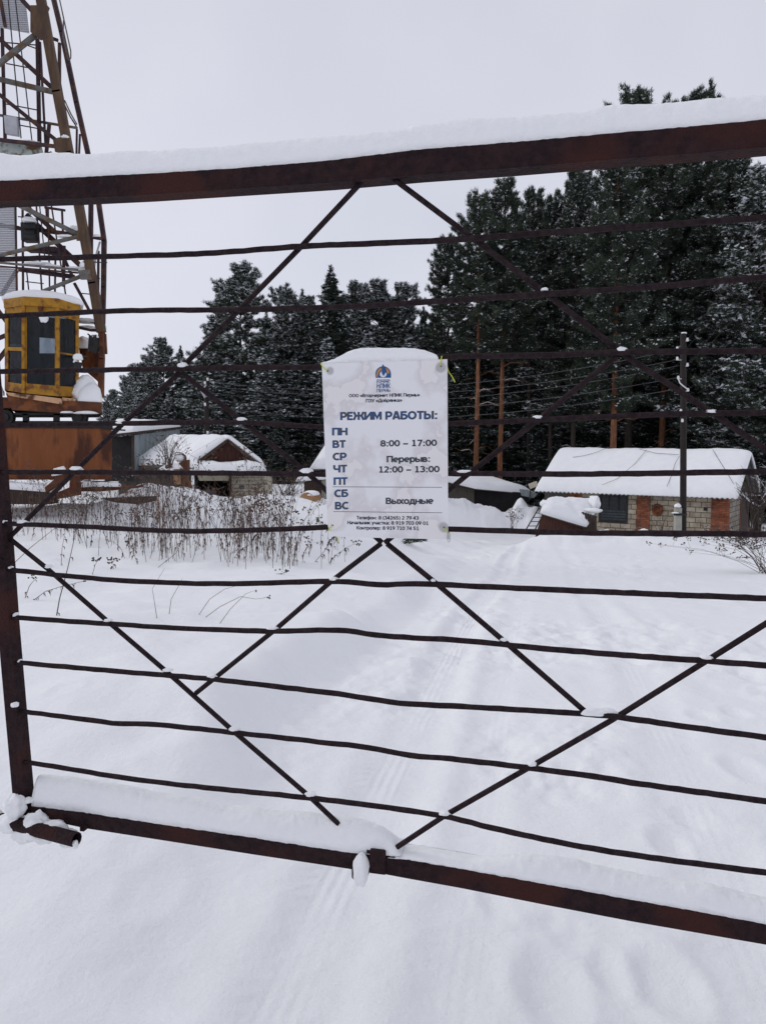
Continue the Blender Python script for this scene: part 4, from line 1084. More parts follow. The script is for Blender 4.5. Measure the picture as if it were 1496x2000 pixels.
# belt mouldings and corner strips
for x in (47, 114):
    i = 1 if x == 47 else 2
    mb.bar(at(x, TOPY[i], fp[i][1] - .015), at(x, BOTY[i], fp[i][1] - .015), 0.07, 0.05)
cab = part('cab', mb, M['yellow'], crane)
mb = MB()
mb.hexa(lf_t + Vector((.045, .1, -.08)), lf_t + back + Vector((.045, -.02, -.08)), lf_b + back + Vector((.045, -.02, .05)), lf_b + Vector((.045, .1, .05)), (0.01, 0, 0))
mb.hexa(rt_t + Vector((-.055, .1, -.08)), rt_t + back + Vector((-.055, -.02, -.08)), rt_b + back + Vector((-.055, -.02, .05)), rt_b + Vector((-.055, .1, .05)), (0.01, 0, 0))
mb.hexa(lf_b + Vector((.05, .1, .06)), rt_b + Vector((-.06, .0, .06)), rt_b + back + Vector((-.06, -.03, .06)), lf_b + back + Vector((.05, -.03, .06)), (0, 0, 0.01))
wz = [at(x, y, fp[1][1] + .95) for x, y in ((56, 690), (110, 690), (112, 760), (56, 760))]
mb.hexa(*wz, (0, .3, 0))
part('lining', mb, M['seat'], cab)
for q in gl:
    mb = MB(); mb.hexa(*q[:4], q[4] * 0.006)
    part('window', mb, M['glass'], cab)
roof = MB()
rp_ = [at(8, 590, fp[0][1] - .05), at(47, 584, fp[1][1] - .06), at(114, 588, fp[2][1] - .06), at(158, 602, fp[3][1] - .05), rt_t + back + Vector((.05, .05, 0.03)), lf_t + back + Vector((-.05, .05, 0.03))]
roof.prism(rp_, (0, 0, 0.06)); roof.prism([p + Vector((0, 0, -.14)) for p in rp_[:4]] + [rp_[3] + Vector((0, .04, -.14)), rp_[2] + Vector((0, .04, -.14)), rp_[1] + Vector((0, .04, -.14)), rp_[0] + Vector((0, .04, -.14))], (0, 0, .139))
part('roof', roof, M['yellow'], cab)
mb = MB()
a_, b_, c_, d_ = rp_[0] + Vector((-.03, .02, .07)), rp_[3] + Vector((.06, .02, .07)), rp_[4] + Vector((.02, 0, .09)), rp_[5] + Vector((-.02, 0, .09))
a_.z += .0; mb.slab(a_, b_, c_, d_, 0.40, 26, 14, 3, 0.12, 0.5, 0.03)
part('snow_cap', mb, M['snow_far'], cab, True)
mb = MB(); mb.tube([at(80, 607, FY - .02), at(80, 607, FY - .12)], 0.045, 10); mb.box(at(80, 602, FY - .03), (.1, .06, .06))
part('headlamp', mb, M['crane_rust'], cab)
mb = MB()
mb.blob(at(30, 676, fp[0][1] + .06), (.18, .08, .05), 3, .2, -.3); mb.blob(at(86, 622, FY - .0), (.10, .04, .09), 4, .3)
part('snow_clump', mb, M['snow_far'], cab, True)
mb = MB()
sk = [(12, 766), (70, 772), (118, 778), (123, 790), (80, 783), (30, 775), (18, 772)]
mb.prism([at(x, y, FY + .02) for x, y in sk], (0, .3, 0)); mb.prism([at(x, y, FY + .1) for x, y in [(122, 776), (148, 779), (147, 784), (123, 783)]], (0, .2, 0))
part('skirt', mb, M['peach'], cab)
mb = MB()
mb.prism([at(x, y, FY + .12) for x, y in [(12, 768), (150, 783), (200, 786), (200, 806), (150, 808), (24, 800)]], (2 * SK, 2.0, 0))
mb.prism([at(x, y, FY + .3) for x, y in [(-80, 772), (18, 776), (22, 797), (-80, 795)]], (1.9 * SK, 1.9, 0))
part('platform', mb, M['crane_rust'], crane)
mb = MB()
for x0, x1, y0, y1 in ((-80, 200, 806, 811), (45, 55, 808, 828), (105, 118, 808, 828), (-80, 200, 822, 829)):
    mb.hexa(at(x0, y0, FY + .5), at(x1, y0, FY + .5), at(x1, y1, FY + .5), at(x0, y1, FY + .5), (1.6 * SK, 1.6, 0))
part('bogie_frame', mb, M['black'], crane)
for x in (-50, 12, 155):
    for dy in (.45, 2.0):
        mb = MB(); c = at(x, 815, FY + dy) + Vector(((dy - .45) * SK * .0, 0, 0)); mb.tube([c, c + Vector((0, .14, 0))], .18, 20); mb.tube([c - Vector((0, .04, 0)), c], .09, 12)
        part('wheel', mb, M['black'], crane)
# clutter right of the cab
panel('side_plate', [(158, 690), (176, 684), (200, 690), (197, 750), (188, 742), (162, 720)], CY + .6, .03, 'rust_orange')
panel('side_plate', [(154, 668), (172, 670), (172, 692), (156, 692)], CY + .7, .03, 'crane_rust')
chain('bracket', [(155, 640), (178, 645), (197, 645)], 5, 'crane_dark', CY)
chain('bracket', [(162, 625), (186, 630), (190, 640)], 4, 'crane_dark', CY + .3)
chain('bracket', [(172, 652), (182, 660), (176, 690)], 2.5, 'black', CY - .2)
chain('bracket', [(204, 652), (206, 690)], 7, 'crane_rust', CY + .5)
mb = MB(); sp_c = at(182, 670, CY - .2)
mb.prism([at(x, y, CY - .25) for x, y in [(174, 656), (188, 654), (190, 676), (186, 690), (172, 684)]], (0, .2, 0))
part('spotlight', mb, M['black'], crane)
mb = MB(); mb.prism([at(x, y, FY - .1) for x, y in [(147, 706), (161, 708), (157, 722), (143, 719)]], (0, .05, 0)); mb.tube([at(160, 697, FY - .05), at(170, 696, FY + .4)], .018, 6)
part('mirror', mb, M['black'], crane)
mb = MB(); mb.blob(at(153, 699, FY - .07), (.11, .06, .10), 5, .2, -.5); mb.blob(at(148, 706, FY - .05), (.05, .05, .04), 6, .2); part('snow_clump', mb, M['snow_far'], crane, True)
for (x, y, Y, w, h, dd) in ((172, 628, CY + .3, .3, .07, .3), (170, 640, CY + .3, .25, .05, .2), (165, 675, CY + .75, .2, .22, .2), (186, 658, CY - .15, .08, .06, .1), (160, 460, CY, .0, .0, .0), (146, 449, CY + .4, .1, .1, .12), (128, 462, CY - .03, .18, .05, .08),
    (60, 433, CY + .4, .18, .09, .2), (75, 516, CY + .3, .35, .05, .2), (100, 521, CY + .3, .25, .05, .2), (148, 526, CY + .3, .25, .05, .2), (165, 520, CY, .10, .12, .1), (190, 462, CY + 1., .1, .05, .1), (204, 640, CY + .5, .05, .08, .1), (207, 685, CY + .6, .04, .06, .06), (128, 268, CY - .1, .08, .05, .08), (30, 277, CY + .15, .6, .035, .1)):
    if w: mb = MB(); mb.blob(at(x, y, Y), (w, dd, h), int(x + y), .3, -.35); part('snow_clump', mb, M['snow_far'], crane, True)
mb = MB()
mb.slab(at(152, 786, FY + .15), at(201, 788, FY + .15), at(201, 780, FY + 1.7), at(152, 780, FY + 1.7), .5, 14, 12, 8, .3, .5)
mb.blob(at(168, 770, FY + .8), (.3, .5, .42), 3, .2, -.5)
mb.blob(at(168, 807, FY + .1), (.28, .2, .05), 3, .2, -.3); mb.blob(at(132, 806, FY + .1), (.15, .15, .04), 5, .2, -.3)
mb.slab(at(-60, 772, FY + .2), at(10, 774, FY + .2), at(10, 768, FY + 1.4), at(-60, 768, FY + 1.4), .3, 12, 8, 8, .3, .4)
part('snow_cover', mb, M['snow_far'], crane, True)

# rust orange steel box in front of the crane's wheels
BY0 = CY - 0.6
mb = MB()
bx = [at(-160, 834, BY0), at(219, 836, BY0), at(219, 932, BY0), at(-160, 932, BY0)]
mb.hexa(*bx, (2.6 * SK, 2.6, 0))
base_b = at(100, 940, BY0)
tank = thing('steel_container', base_b, 'long rust orange steel box standing below the yellow cab', 'container')
part('body', mb, M['rust_orange'], tank)
mb = MB()
mb.hexa(at(-160, 829, BY0 - .03), at(221, 831, BY0 - .03), at(221, 837, BY0 - .03), at(-160, 835, BY0 - .03), (2.66 * SK, 2.66, 0))
mb.hexa(at(200, 836, BY0 - .05), at(232, 838, BY0 - .05), at(232, 841, BY0 - .05), at(200, 839, BY0 - .05), (0, .5, 0))
part('rim', mb, M['black'], tank)
mb = MB(); mb.hexa(at(-160, 926, BY0 - .04), at(219, 926, BY0 - .04), at(219, 937, BY0 - .04), at(-160, 937, BY0 - .04), (2.5 * SK, 2.5, 0))
part('skid', mb, M['crane_rust'], tank)
for x, y, w, h in ((214, 826, .14, .06), (150, 826, .12, .05), (-20, 824, .5, .05), (228, 835, .1, .03)):
    mb = MB(); mb.blob(at(x, y + 2, BY0 + .3), (w, .25, h), int(x), .2, -.4); part('snow_cover', mb, M['snow_far'], tank, True)

# ------------------------------------------------------------------ block shed on the right
BETA = math.radians(-35)
AX = Vector((math.cos(BETA), math.sin(BETA), 0)); AN = Vector((-math.sin(BETA), math.cos(BETA), 0))   # along the front, and to the back
A = at(1418, 1060, 29.5)
lo_, hi_ = 3.0, 12.0
for _ in range(40):
    md_ = (lo_ + hi_) / 2
    if proj(A - AX * md_)[0] > 1108: lo_ = md_
    else: hi_ = md_
L = lo_
O = A - AX * L
O.z -= 0.5
zE = at(1418, 962, 29.5).z - O.z      # eave height above the root
W_ = 4.2
def rz(px, py, p):   # height above the root at which world point p must lie to show at py
    d = ray(px, py); k = p.y / d.y
    return CZ + d.z * k - O.z
zR = rz(1448, 890, A + AN * (W_ / 2))
shed = thing('block_shed', O, 'slag block shed with orange brick piers and a thick snow roof', 'shed')
shed.rotation_euler = (0, 0, BETA)
def lw(x, y, z): return (x, y, z)
def lbox(mb, x0, x1, y0, y1, z0, z1, m=0):
    mb.box(((x0 + x1) / 2, (y0 + y1) / 2, (z0 + z1) / 2), (x1 - x0, y1 - y0, z1 - z0), None, m)
def lpx(px):    # local x on the front wall that shows at photo column px
    a, c = -2.0, L + 2
    for _ in range(40):
        m_ = (a + c) / 2
        if proj(O + AX * m_ + UP * 1.6)[0] < px: a = m_
        else: c = m_
    return a
def lzz(lx, py):
    p = O + AX * lx
    return rz(proj(p)[0], py, p)
wx0, wx1 = lpx(1169), lpx(1226)
wz0, wz1 = lzz(wx0, 1019), lzz(wx0, 964)
pw = lpx(1112 + 0)
# front wall as pieces round the window
mb = MB()
bw0 = lpx(1112)
lbox(mb, bw0, wx0, 0, .3, 0, zE); lbox(mb, wx1, L, 0, .3, 0, zE); lbox(mb, wx0, wx1, 0, .3, 0, wz0); lbox(mb, wx0, wx1, 0, .3, wz1, zE)
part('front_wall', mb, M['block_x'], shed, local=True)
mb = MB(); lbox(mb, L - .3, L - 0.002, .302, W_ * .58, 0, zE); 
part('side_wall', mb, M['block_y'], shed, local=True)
mb = MB(); lbox(mb, 0, L - .3, W_ - .3, W_, 0, zE); lbox(mb, 0.0, .25, .3, W_ - .3, 0, zE)
part('rear_wall', mb, M['block_x'], shed, local=True)
mb = MB(); lbox(mb, L - .28, L - .01, W_ * .58 + .12, W_ + .3, 0, zE + .3); mb.prism([(L - .2, 0, zE + .0), (L - .2, W_, zE + .0), (L - .2, W_ / 2, zR - .12)], (.12, 0, 0))
part('side_boards', mb, M['plank'], shed, local=True)
mb = MB(); lbox(mb, L - .3, L + .02, W_ * .58, W_ * .58 + .12, 0, zE - .05)
part('corner_pipe', mb, M['crane_rust'], shed, local=True)
for (p0, p1) in ((1111, 1136), (1243, 1269), (1388, 1416)):
    mb = MB(); x0, x1 = lpx(p0), lpx(p1)
    if p1 == 1416: x1 = L + .012
    lbox(mb, x0, x1, -.035, .33, 0, zE - .01)
    part('brick_pier', mb, M['brick'], shed, local=True)
mb = MB(); lbox(mb, lpx(1062), bw0 - .004, .05, .15, 0, zE)
part('plank_screen', mb, M['plank_grey'], shed, local=True)
# window: frame, panes, boards
mb = MB()
fw = .09
for (x0, x1, z0, z1) in ((wx0, wx0 + fw, wz0, wz1), (wx1 - fw, wx1, wz0, wz1), (wx0 + fw, wx1 - fw, wz1 - fw, wz1), (wx0 + fw, wx1 - fw, wz0, wz0 + fw)):
    lbox(mb, x0, x1, -.02, .1, z0, z1)
for k in (1, 2):
    x = wx0 + (wx1 - wx0) * k / 3; lbox(mb, x - .03, x + .03, .0, .08, wz0 + (wz1 - wz0) * .42, wz1 - fw)
win = part('window', mb, M['black'], shed, local=True)
mb = MB(); lbox(mb, wx0 + fw, wx1 - fw, .03, .045, wz0 + (wz1 - wz0) * .42, wz1 - fw)
part('pane', mb, M['glass_dark'], win, local=True)
mb = MB()
for k in range(4):
    z = wz0 + fw + (wz1 - wz0) * .37 * k / 4; lbox(mb, wx0 + fw, wx1 - fw, .0, .03, z + .01, z + (wz1 - wz0) * .37 / 4 - .012)
part('board', mb, mat('blue_grey_boards', (.035, .045, .05), (.06, .07, .075), 4, .8, .2), win, local=True)
mb = MB(); lbox(mb, .3, L - .31, .31, .36, 0, zE); part('room_shade_panel', mb, M['shade_in'], shed, local=True)  # black panel behind the window, the room's shade painted as colour
mb = MB(); lbox(mb, lpx(1373), lpx(1381), -.012, .02, lzz(L * .9, 998), lzz(L * .9, 991)); part('vent', mb, M['black'], shed, local=True)
# corrugated roof and snow
ov, og = .42, .38
xe0, xe1 = lpx(1052), L + og
slope = (zR - zE) / (W_ / 2)
def corr(name, y0, z0, y1, z1):
    mb = MB(); nx_ = int((xe1 - xe0) / .0225); vs = []
    for j, (y, z) in enumerate(((y0, z0), (y1, z1))):
        for i in range(nx_ + 1):
            x = xe0 + (xe1 - xe0) * i / nx_; w = .028 * math.cos(2 * math.pi * (x) / .18)
            vs.append((x, y, z + w)); 
    for j, (y, z) in enumerate(((y0, z0), (y1, z1))):
        for i in range(nx_ + 1):
            x = xe0 + (xe1 - xe0) * i / nx_; w = .028 * math.cos(2 * math.pi * (x) / .18)
            vs.append((x, y, z + w - .012))
    k = nx_ + 1; fs = []
    for i in range(nx_):
        fs += [(i, i + 1, k + i + 1, k + i), (2 * k + i, 3 * k + i, 3 * k + i + 1, 2 * k + i + 1), (i, 2 * k + i, 2 * k + i + 1, i + 1), (k + i, k + i + 1, 3 * k + i + 1, 3 * k + i)]
    fs += [(0, k, 3 * k, 2 * k), (nx_, 2 * k + nx_, 3 * k + nx_, k + nx_)]
    mb.add(vs, fs)
    return part(name, mb, M['slate'], shed, local=True)
rf = corr('roof', -ov, zE - slope * ov + .06, W_ / 2, zR + .06)
corr('roof', W_ + ov, zE - slope * ov + .06, W_ / 2 + .002, zR + .058)
mb = MB()
ns_ = 90; K = 22; vs = []
for i in range(ns_ + 1):
    x = xe0 - .02 + (xe1 - xe0 + .06) * i / ns_
    e = min(i, ns_ - i) / 5
    ef = math.sqrt(max(0, 1 - (1 - min(1, e)) ** 2))
    for k in range(K + 1):
        t = k / K
        y = -ov - .02 + (W_ + 2 * ov + .04) * t
        zb = zR + .06 - abs(y - W_ / 2) * slope
        ed = min(t, 1 - t) * K / 2.0
        kk = math.sqrt(max(0, 1 - (1 - min(1, ed)) ** 2))
        nz = mnoise.noise(Vector((x * .8, y * .8, 2))) * .25 + mnoise.noise(Vector((x * 3, y * 3, 7))) * .1
        h = .27 * (.2 + .8 * kk) * (.35 + .65 * ef) * (1 + nz)
        rr_ = .06 * math.exp(-((y - W_ / 2) / .3) ** 2)     # rounded over the ridge
        wv_ = .028 * math.cos(2 * math.pi * x / .18) if k in (0, K) else 0
        vs.append((x, y, zb + h - rr_ + .03 + wv_ * .7))
for i in range(ns_ + 1):
    x = xe0 - .02 + (xe1 - xe0 + .06) * i / ns_
    for k in range(K + 1):
        y = -ov - .02 + (W_ + 2 * ov + .04) * k / K
        vs.append((x, y, zR + .06 - abs(y - W_ / 2) * slope + .028 + (.028 * math.cos(2 * math.pi * x / .18) if k in (0, K) else 0)))
k1 = K + 1; q = (ns_ + 1) * k1; fs = []
for i in range(ns_):
    for k in range(K):
        a = i * k1 + k; fs += [(a, a + k1, a + k1 + 1, a + 1), (q + a, q + a + 1, q + a + k1 + 1, q + a + k1)]
    a = i * k1; fs.append((a, q + a, q + a + k1, a + k1)); a += K; fs.append((a, a + k1, q + a + k1, q + a))
for k in range(K):
    fs.append((k, k + 1, q + k + 1, q + k)); a = ns_ * k1 + k; fs.append((a, q + a, q + a + 1, a + 1))
mb.add(vs, fs)
part('snow_layer', mb, M['snow_far'], shed, True, local=True)
# old wheel hanging on the wall
mb = MB()
c = O + AX * lpx(1284) + UP * lzz(lpx(1284), 996) - AN * .08
pts_ = [c + AX * (.17 * math.cos(a * math.pi / 10)) + UP * (.2 * math.sin(a * math.pi / 10)) for a in range(21)]
mb.tube(pts_, .06, 8); mb.tube([c - AN * .03, c + AN * .07], .12, 14)
solo('wheel_rim', mb, M['crane_rust'], 'small rusty wheel rim hanging on the block wall', 'wheel', None, True, c)

# tall tarred pole with its concrete stub
PB = hit(1333, 1056, 10); PYd = 25.0
pb = at(1334, 1075, PYd)
pole = thing('utility_pole', pb, 'tall dark tarred pole strapped to a concrete stub before the shed', 'pole')
mb = MB(); mb.tube([pb - UP * .4, at(1334, 850, PYd), at(1333.5, 652, PYd)], [.105, .1, .09], 14); part('shaft', mb, M['pole'], pole, True)
mb = MB(); a = at(1322, 1085, PYd - .02); b2 = at(1323, 992, PYd - .02); mb.bar(a, b2, .2, .2); part('concrete_stub', mb, M['concrete'], pole)
mb = MB()
for y in (1003, 1048):
    mb.hexa(at(1316, y, PYd - .16), at(1341, y, PYd - .16), at(1341, y + 4, PYd - .16), at(1316, y + 4, PYd - .16), (0, .05, 0))
part('strap', mb, M['black'], pole)
mb = MB(); mb.blob(at(1323, 989, PYd), (.11, .11, .1), 4, .2, -.3); mb.blob(at(1335, 651, PYd), (.085, .085, .04), 5, .3, -.2); mb.blob(at(1318, 1002, PYd - .15), (.12, .06, .03), 5, .2, -.3); part('snow_cap', mb, M['snow_far'], pole, True)
INS = [(1342, 663), (1342, 712), (1324, 737), (1343, 761), (1329, 802), (1332, 821), (1322, 680), (1322, 700)]
for (x, y) in INS:
    mb = MB(); p = at(x, y, PYd - .14); mb.tube([p - UP * .06, p - UP * .02, p + UP * .05], [.03, .045, .03], 8); mb.tube([p - UP * .05, at(1334, y + 3, PYd)], .012, 5, 0)
    part('insulator', mb, M['white_ins'], pole, True)
# pole on the left
LY = 33.0
lp = at(404, 915, LY)
pole2 = thing('utility_pole', lp, 'thin dark pole rising in front of the gabled shed', 'pole')
mb = MB(); mb.tube([at(404, 940, LY), at(404, 850, LY), at(403, 738, LY)], [.12, .11, .1], 12); part('shaft', mb, M['pole'], pole2, True)
mb = MB(); mb.tube([at(403, 752, LY - .1), at(399, 757, LY - .4), at(396, 762, LY - .7)], .03, 6); mb.hexa(at(393, 760, LY - .6), at(401, 774, LY - .6), at(399, 777, LY - .6), at(391, 763, LY - .6), (0, .2, 0)); part('lamp_bracket', mb, M['mesh_grey'], pole2)
for i, y in enumerate((741, 748, 772, 790, 845)):
    mb = MB(); p = at(401 if i % 2 else 406, y, LY - .13); mb.tube([p - UP * .06, p + UP * .07], .045, 8); part('insulator', mb, M['white_ins'], pole2, True)
mb = MB(); mb.tube([at(402, 860, LY), at(386, 905, LY - 3)], .02, 5); part('stay', mb, M['cable'], pole2)
# wires between the poles, and from the right pole out over the camera's side
def wire(a, b2, sag, label, r=.0055, mt='wire', group='overhead wires between the poles'):
    mb = MB(); k = 24
    mb.tube([a.lerp(b2, i / k) - UP * sag * 4 * (i / k) * (1 - i / k) for i in range(k + 1)], r, 5, 0)
    solo('power_wire', mb, M[mt], label, 'wire', group, True, a)
lab = 'thin grey wire strung from the left pole to the tall tarred pole'
for (yl, x, yr) in ((745, 1325, 682), (752, 1325, 702), (766, 1326, 714), (778, 1324, 737), (792, 1330, 758)):
    wire(at(404, yl, LY), at(x, yr, PYd - .1), .75, lab)
labr = 'thin grey wire climbing from the tall tarred pole to the upper right'
for (x, y, ex, ey) in ((1342, 664, 1500, 396), (1340, 680, 1500, 440), (1342, 712, 1500, 470), (1342, 712, 1500, 520), (1343, 761, 1500, 575)):
    e = at(ex, ey, 16.0); s = at(x, y, PYd - .1)
    wire(s, s + (e - s) * 1.5, .25, labr, .004, 'cable', 'overhead wires leaving to the right')
lw_ = 'loose cable lying across the snow on the shed roof'
def onroof(px, py):   # point on the front roof plane, a little above the snow
    d = ray(px, py)
    n_ = Vector((0, 0, 1)); 
    p0 = O + UP * (zE + .40)
    nr_ = (UP - AN * slope).normalized()
    k = (p0 - Vector((0, 0, CZ))).dot(nr_) / d.dot(nr_)
    return Vector((0, 0, CZ)) + d * k
for pts_ in ([(1118, 893), (1140, 890), (1165, 883), (1190, 873)], [(1175, 947), (1205, 935), (1240, 905), (1262, 878)], [(1248, 877), (1280, 885), (1325, 888)], [(1326, 890), (1318, 905), (1310, 930), (1302, 950)], [(1391, 878), (1412, 912), (1432, 945)]):
    mb = MB(); mb.tube([onroof(x, y) for x, y in pts_], .008, 5); solo('loose_cable', mb, M['straw'] if pts_[0][0] < 1200 else M['cable'], lw_, 'cable', 'cables over the shed roof', True)
chain_p = [(1324, 739), (1327, 748), (1334, 754), (1342, 760)]
mb = MB(); mb.tube([at(x, y, PYd - .2) for x, y in chain_p], .02, 6); part('jumper', mb, M['white_ins'], pole, True)
# floodlight beside the shed
mb = MB()
fc = at(1041, 946, 31)
fl_t = thing('floodlight', fc, 'pale square floodlight on a short post left of the block shed', 'floodlight')
mb.prism([at(x, y, 31) for x, y in ((1032, 946), (1048, 940), (1050, 949), (1036, 955))], (0, .14, 0)); part('lamp_head', mb, M['cream'], fl_t)
mb = MB(); mb.tube([at(1036, 954, 31.1), at(1034, 975, 31.1)], .03, 6); part('bracket', mb, M['black'], fl_t)

# leaning hutch in front of the shed
HY = 26.0
hb = at(1090, 1060, HY)
hutch = thing('wooden_hutch', hb, 'low tumbledown brown plank hutch carrying a drooping slab of snow', 'hutch')
mb = MB(); mb.prism([at(x, y, HY) for x, y in ((1042, 1075), (1045, 1048), (1058, 1004), (1098, 1018), (1138, 1029), (1142, 1075))], (.9, 1.6, 0)); part('front_boards', mb, M['plank_red'], hutch)
mb = MB()
for k in range(6):
    x = 1139 + k * 4.4
    a = at(x + 3 - k * 1.2, 1070, HY - .05); b2 = at(x + (k - 2) * .6, 1000 + k * 1.5, HY - .05 + k * .06); mb.bar(a, b2, .075, .03)
part('side_boards', mb, M['plank'], hutch)
mb = MB(); mb.prism([at(x, y, HY - .15) for x, y in ((1056, 1001), (1100, 1015), (1140, 1027), (1140, 1031), (1100, 1019), (1056, 1005))], (.95, 1.8, .35)); part('roof', mb, M['plank_grey'], hutch)
mb = MB()
mb.slab(at(1056, 1003, HY - .2), at(1143, 1029, HY - .2), at(1170, 984, HY + 1.5), at(1066, 980, HY + 1.5), .3, 26, 14, 12, .35, .3, .06, nsc=2.2)
mb.blob(at(1161, 983, HY + .9), (.19, .4, .27), 8, .3); mb.blob(at(1066, 984, HY + .9), (.2, .4, .14), 9, .3); mb.blob(at(1134, 1012, HY + .1), (.12, .25, .26), 4, .3); mb.blob(at(1156, 997, HY + .3), (.30, .3, .09), 4, .3)
part('snow_cover', mb, M['snow_far'], hutch, True)
# ladder against the snow bank
ld_b, ld_t = at(1026, 1036, 27.5), at(1067, 966, 29.0)
lad = thing('ladder', ld_b, 'dark metal ladder leaning between the snow bank and the hutch', 'ladder')
sd_ = Vector((.34, 0.05, 0))
for s in (0, 1):
    mb = MB(); mb.bar(ld_b + sd_ * s, ld_t + sd_ * s * .8, .035, .035); part('stile', mb, M['black'], lad)
for k in range(1, 8):
    mb = MB(); p = ld_b.lerp(ld_t, k / 8.5); mb.bar(p, p + sd_ * (1 - .2 * k / 8.5), .025, .025); part('rung', mb, M['black'], lad)

# low dark woodshed behind the snow bank
WY = 37.0
wb = at(950, 985, WY)
wsd = thing('woodshed', wb, 'low dark wooden shed half buried behind the snow bank', 'shed')
mb = MB(); mb.prism([at(x, y, WY) for x, y in ((840, 1000), (840, 935), (890, 948), (926, 957), (926, 1000))], (0, 2.5, 0)); part('side_wall', mb, M['plank_grey'], wsd)
mb = MB(); mb.prism([at(x, y, WY + .02) for x, y in ((927, 1000), (927, 955), (1020, 962), (1036, 975), (1020, 1000))], (0, 2.5, 0)); part('bay_shade_fill', mb, M['shade_in'], wsd)  # solid block coloured near-black for the shade inside the bay
mb = MB(); mb.hexa(at(838, 935, WY - .2), at(928, 957, WY - .4), at(1046, 968, WY + .3), at(955, 936, WY + 2.6), (0, 0, .06)); part('roof', mb, M['plank'], wsd)
mb = MB(); mb.slab(at(838, 933, WY - .2), at(928, 955, WY - .4), at(1048, 966, WY + .3), at(950, 932, WY + 2.6), .3, 20, 10, 5, .25, .2); part('snow_layer', mb, M['snow_far'], wsd, True)
mb = MB(); mb.prism([at(x, y, WY - .8) for x, y in ((1014, 956), (1030, 957), (1048, 966), (1042, 973), (1018, 968))], (0, .05, .02)); part('loose_sheet', mb, M['galv'], wsd)

# white hut behind the notice, with a dark lean-to
NY = 34.0
nb = at(650, 985, NY)
hut = thing('white_hut', nb, 'white walled hut mostly hidden behind the notice, with a dark lean-to', 'hut')
mb = MB(); mb.hexa(at(627, 930, NY), at(800, 930, NY), at(800, 1000, NY), at(627, 1000, NY), (0, 4, 0)); part('wall', mb, M['concrete'], hut)
mb = MB(); mb.hexa(at(594, 942, NY - .05), at(628, 938, NY - .05), at(628, 1000, NY - .05), at(594, 1000, NY - .05), (0, 2.5, 0)); part('lean_to', mb, M['plank'], hut)
mb = MB(); mb.hexa(at(603, 918, NY - .3), at(810, 918, NY - .3), at(790, 862, NY + 2), at(640, 862, NY + 2), (0, 0, .05)); part('roof', mb, M['slate'], hut)
mb = MB(); mb.slab(at(605, 916, NY - .3), at(812, 916, NY - .3), at(790, 862, NY + 2), at(640, 862, NY + 2), .3, 24, 10, 4, .2, .12); part('snow_layer', mb, M['snow_far'], hut, True)
mb = MB(); mb.slab(at(576, 941, NY - .5), at(640, 936, NY - .5), at(640, 932, NY + 1), at(590, 932, NY + 1), .22, 12, 8, 4, .2, .2); part('snow_layer', mb, M['snow_far'], hut, True)
mb = MB(); mb.hexa(at(587, 956, NY - .1), at(591, 956, NY - .1), at(591, 961, NY - .1), at(587, 961, NY - .1), (0, .04, 0)); part('meter_box', mb, M['white_ins'], hut)
mb = MB()
for k in range(4): mb.hexa(at(609, 966 + k * 6, NY - .3), at(625, 965 + k * 6, NY - .3), at(625, 969 + k * 6, NY - .3), at(609, 970 + k * 6, NY - .3), (0, .1, 0))
part('stacked_boards', mb, M['plank_grey'], hut)
# cut log or reel, its round end to us
c = at(599, 977, 27.0)
mb = MB(); mb.tube([c, c + Vector((.15, 1.3, 0))], .27, 24)
lg = thing('tree_log', c, 'thick sawn log with an orange brown round end under snow', 'log')
part('wood', mb, M['log'], lg, False)
mb = MB(); mb.blob(c + Vector((.1, .65, .19)), (.30, .7, .11), 5, .15, -.4); mb.blob(c + Vector((-.35, .1, -.15)), (.25, .3, .12), 6, .2); part('snow_cover', mb, M['snow_far'], lg, True)

# gabled shed on the left with porch
GY, GB = 31.0, 36.0
gb = at(450, 972, GY)
gab = thing('gabled_shed', gb, 'cream shed with a red brown plank gable, snowy roof and open porch', 'shed')
apex, apexb = at(447, 859, GY), at(338, 858, GB)
el, er = at(379, 909, GY), at(517, 914, GY)
bk_ = apexb - apex
elb, erb = el + bk_, er + bk_
elb = at(256, 912, GB - .6)
gl_, gr_ = at(382, 909, GY + .1), at(503, 909, GY + .1)
mb = MB(); mb.prism([at(447, 864, GY + .1), gr_, gl_], bk_ * .1); part('gable', mb, M['plank_red'], gab)
mb = MB()
mb.hexa(apex, el, elb, apexb, (0, 0, .05)); mb.hexa(apex, er, erb, apexb, (0, 0, .048))
part('roof', mb, M['plank'], gab)
mb = MB()
mb.slab(el + Vector((0, -.15, .05)), apex + Vector((0, -.15, .05)), apexb + Vector((0, 0, .05)), elb + Vector((0, 0, .05)), .26, 20, 30, 5, .25, .12)
mb.slab(apex + Vector((0, -.15, .05)), er + Vector((.1, -.15, .05)), erb + Vector((.1, 0, .05)), apexb + Vector((0, 0, .05)), .26, 20, 20, 6, .2, .12)
part('snow_layer', mb, M['snow_far'], gab, True)
mb = MB(); mb.bar(apex + Vector((0, -.2, -.02)), el + Vector((0, -.2, -.02)), .12, .04); mb.bar(apex + Vector((0, -.2, -.02)), er + Vector((0, -.2, -.02)), .12, .04); part('verge_board', mb, M['plank'], gab)
mb = MB(); mb.hexa(at(452, 925, GY - .5), at(518, 925, GY - .5), at(518, 985, GY - .5), at(452, 985, GY - .5), (0, 2, 0)); part('cream_wall', mb, M['cream'], gab)
mb = MB()
for k in range(1, 7): mb.hexa(at(452, 925 + k * 7, GY - .512), at(518, 925 + k * 7, GY - .512), at(518, 925.7 + k * 7, GY - .512), at(452, 925.7 + k * 7, GY - .512), (0, .01, 0))
part('siding_grooves', mb, M['plank_grey'], gab)
mb = MB()
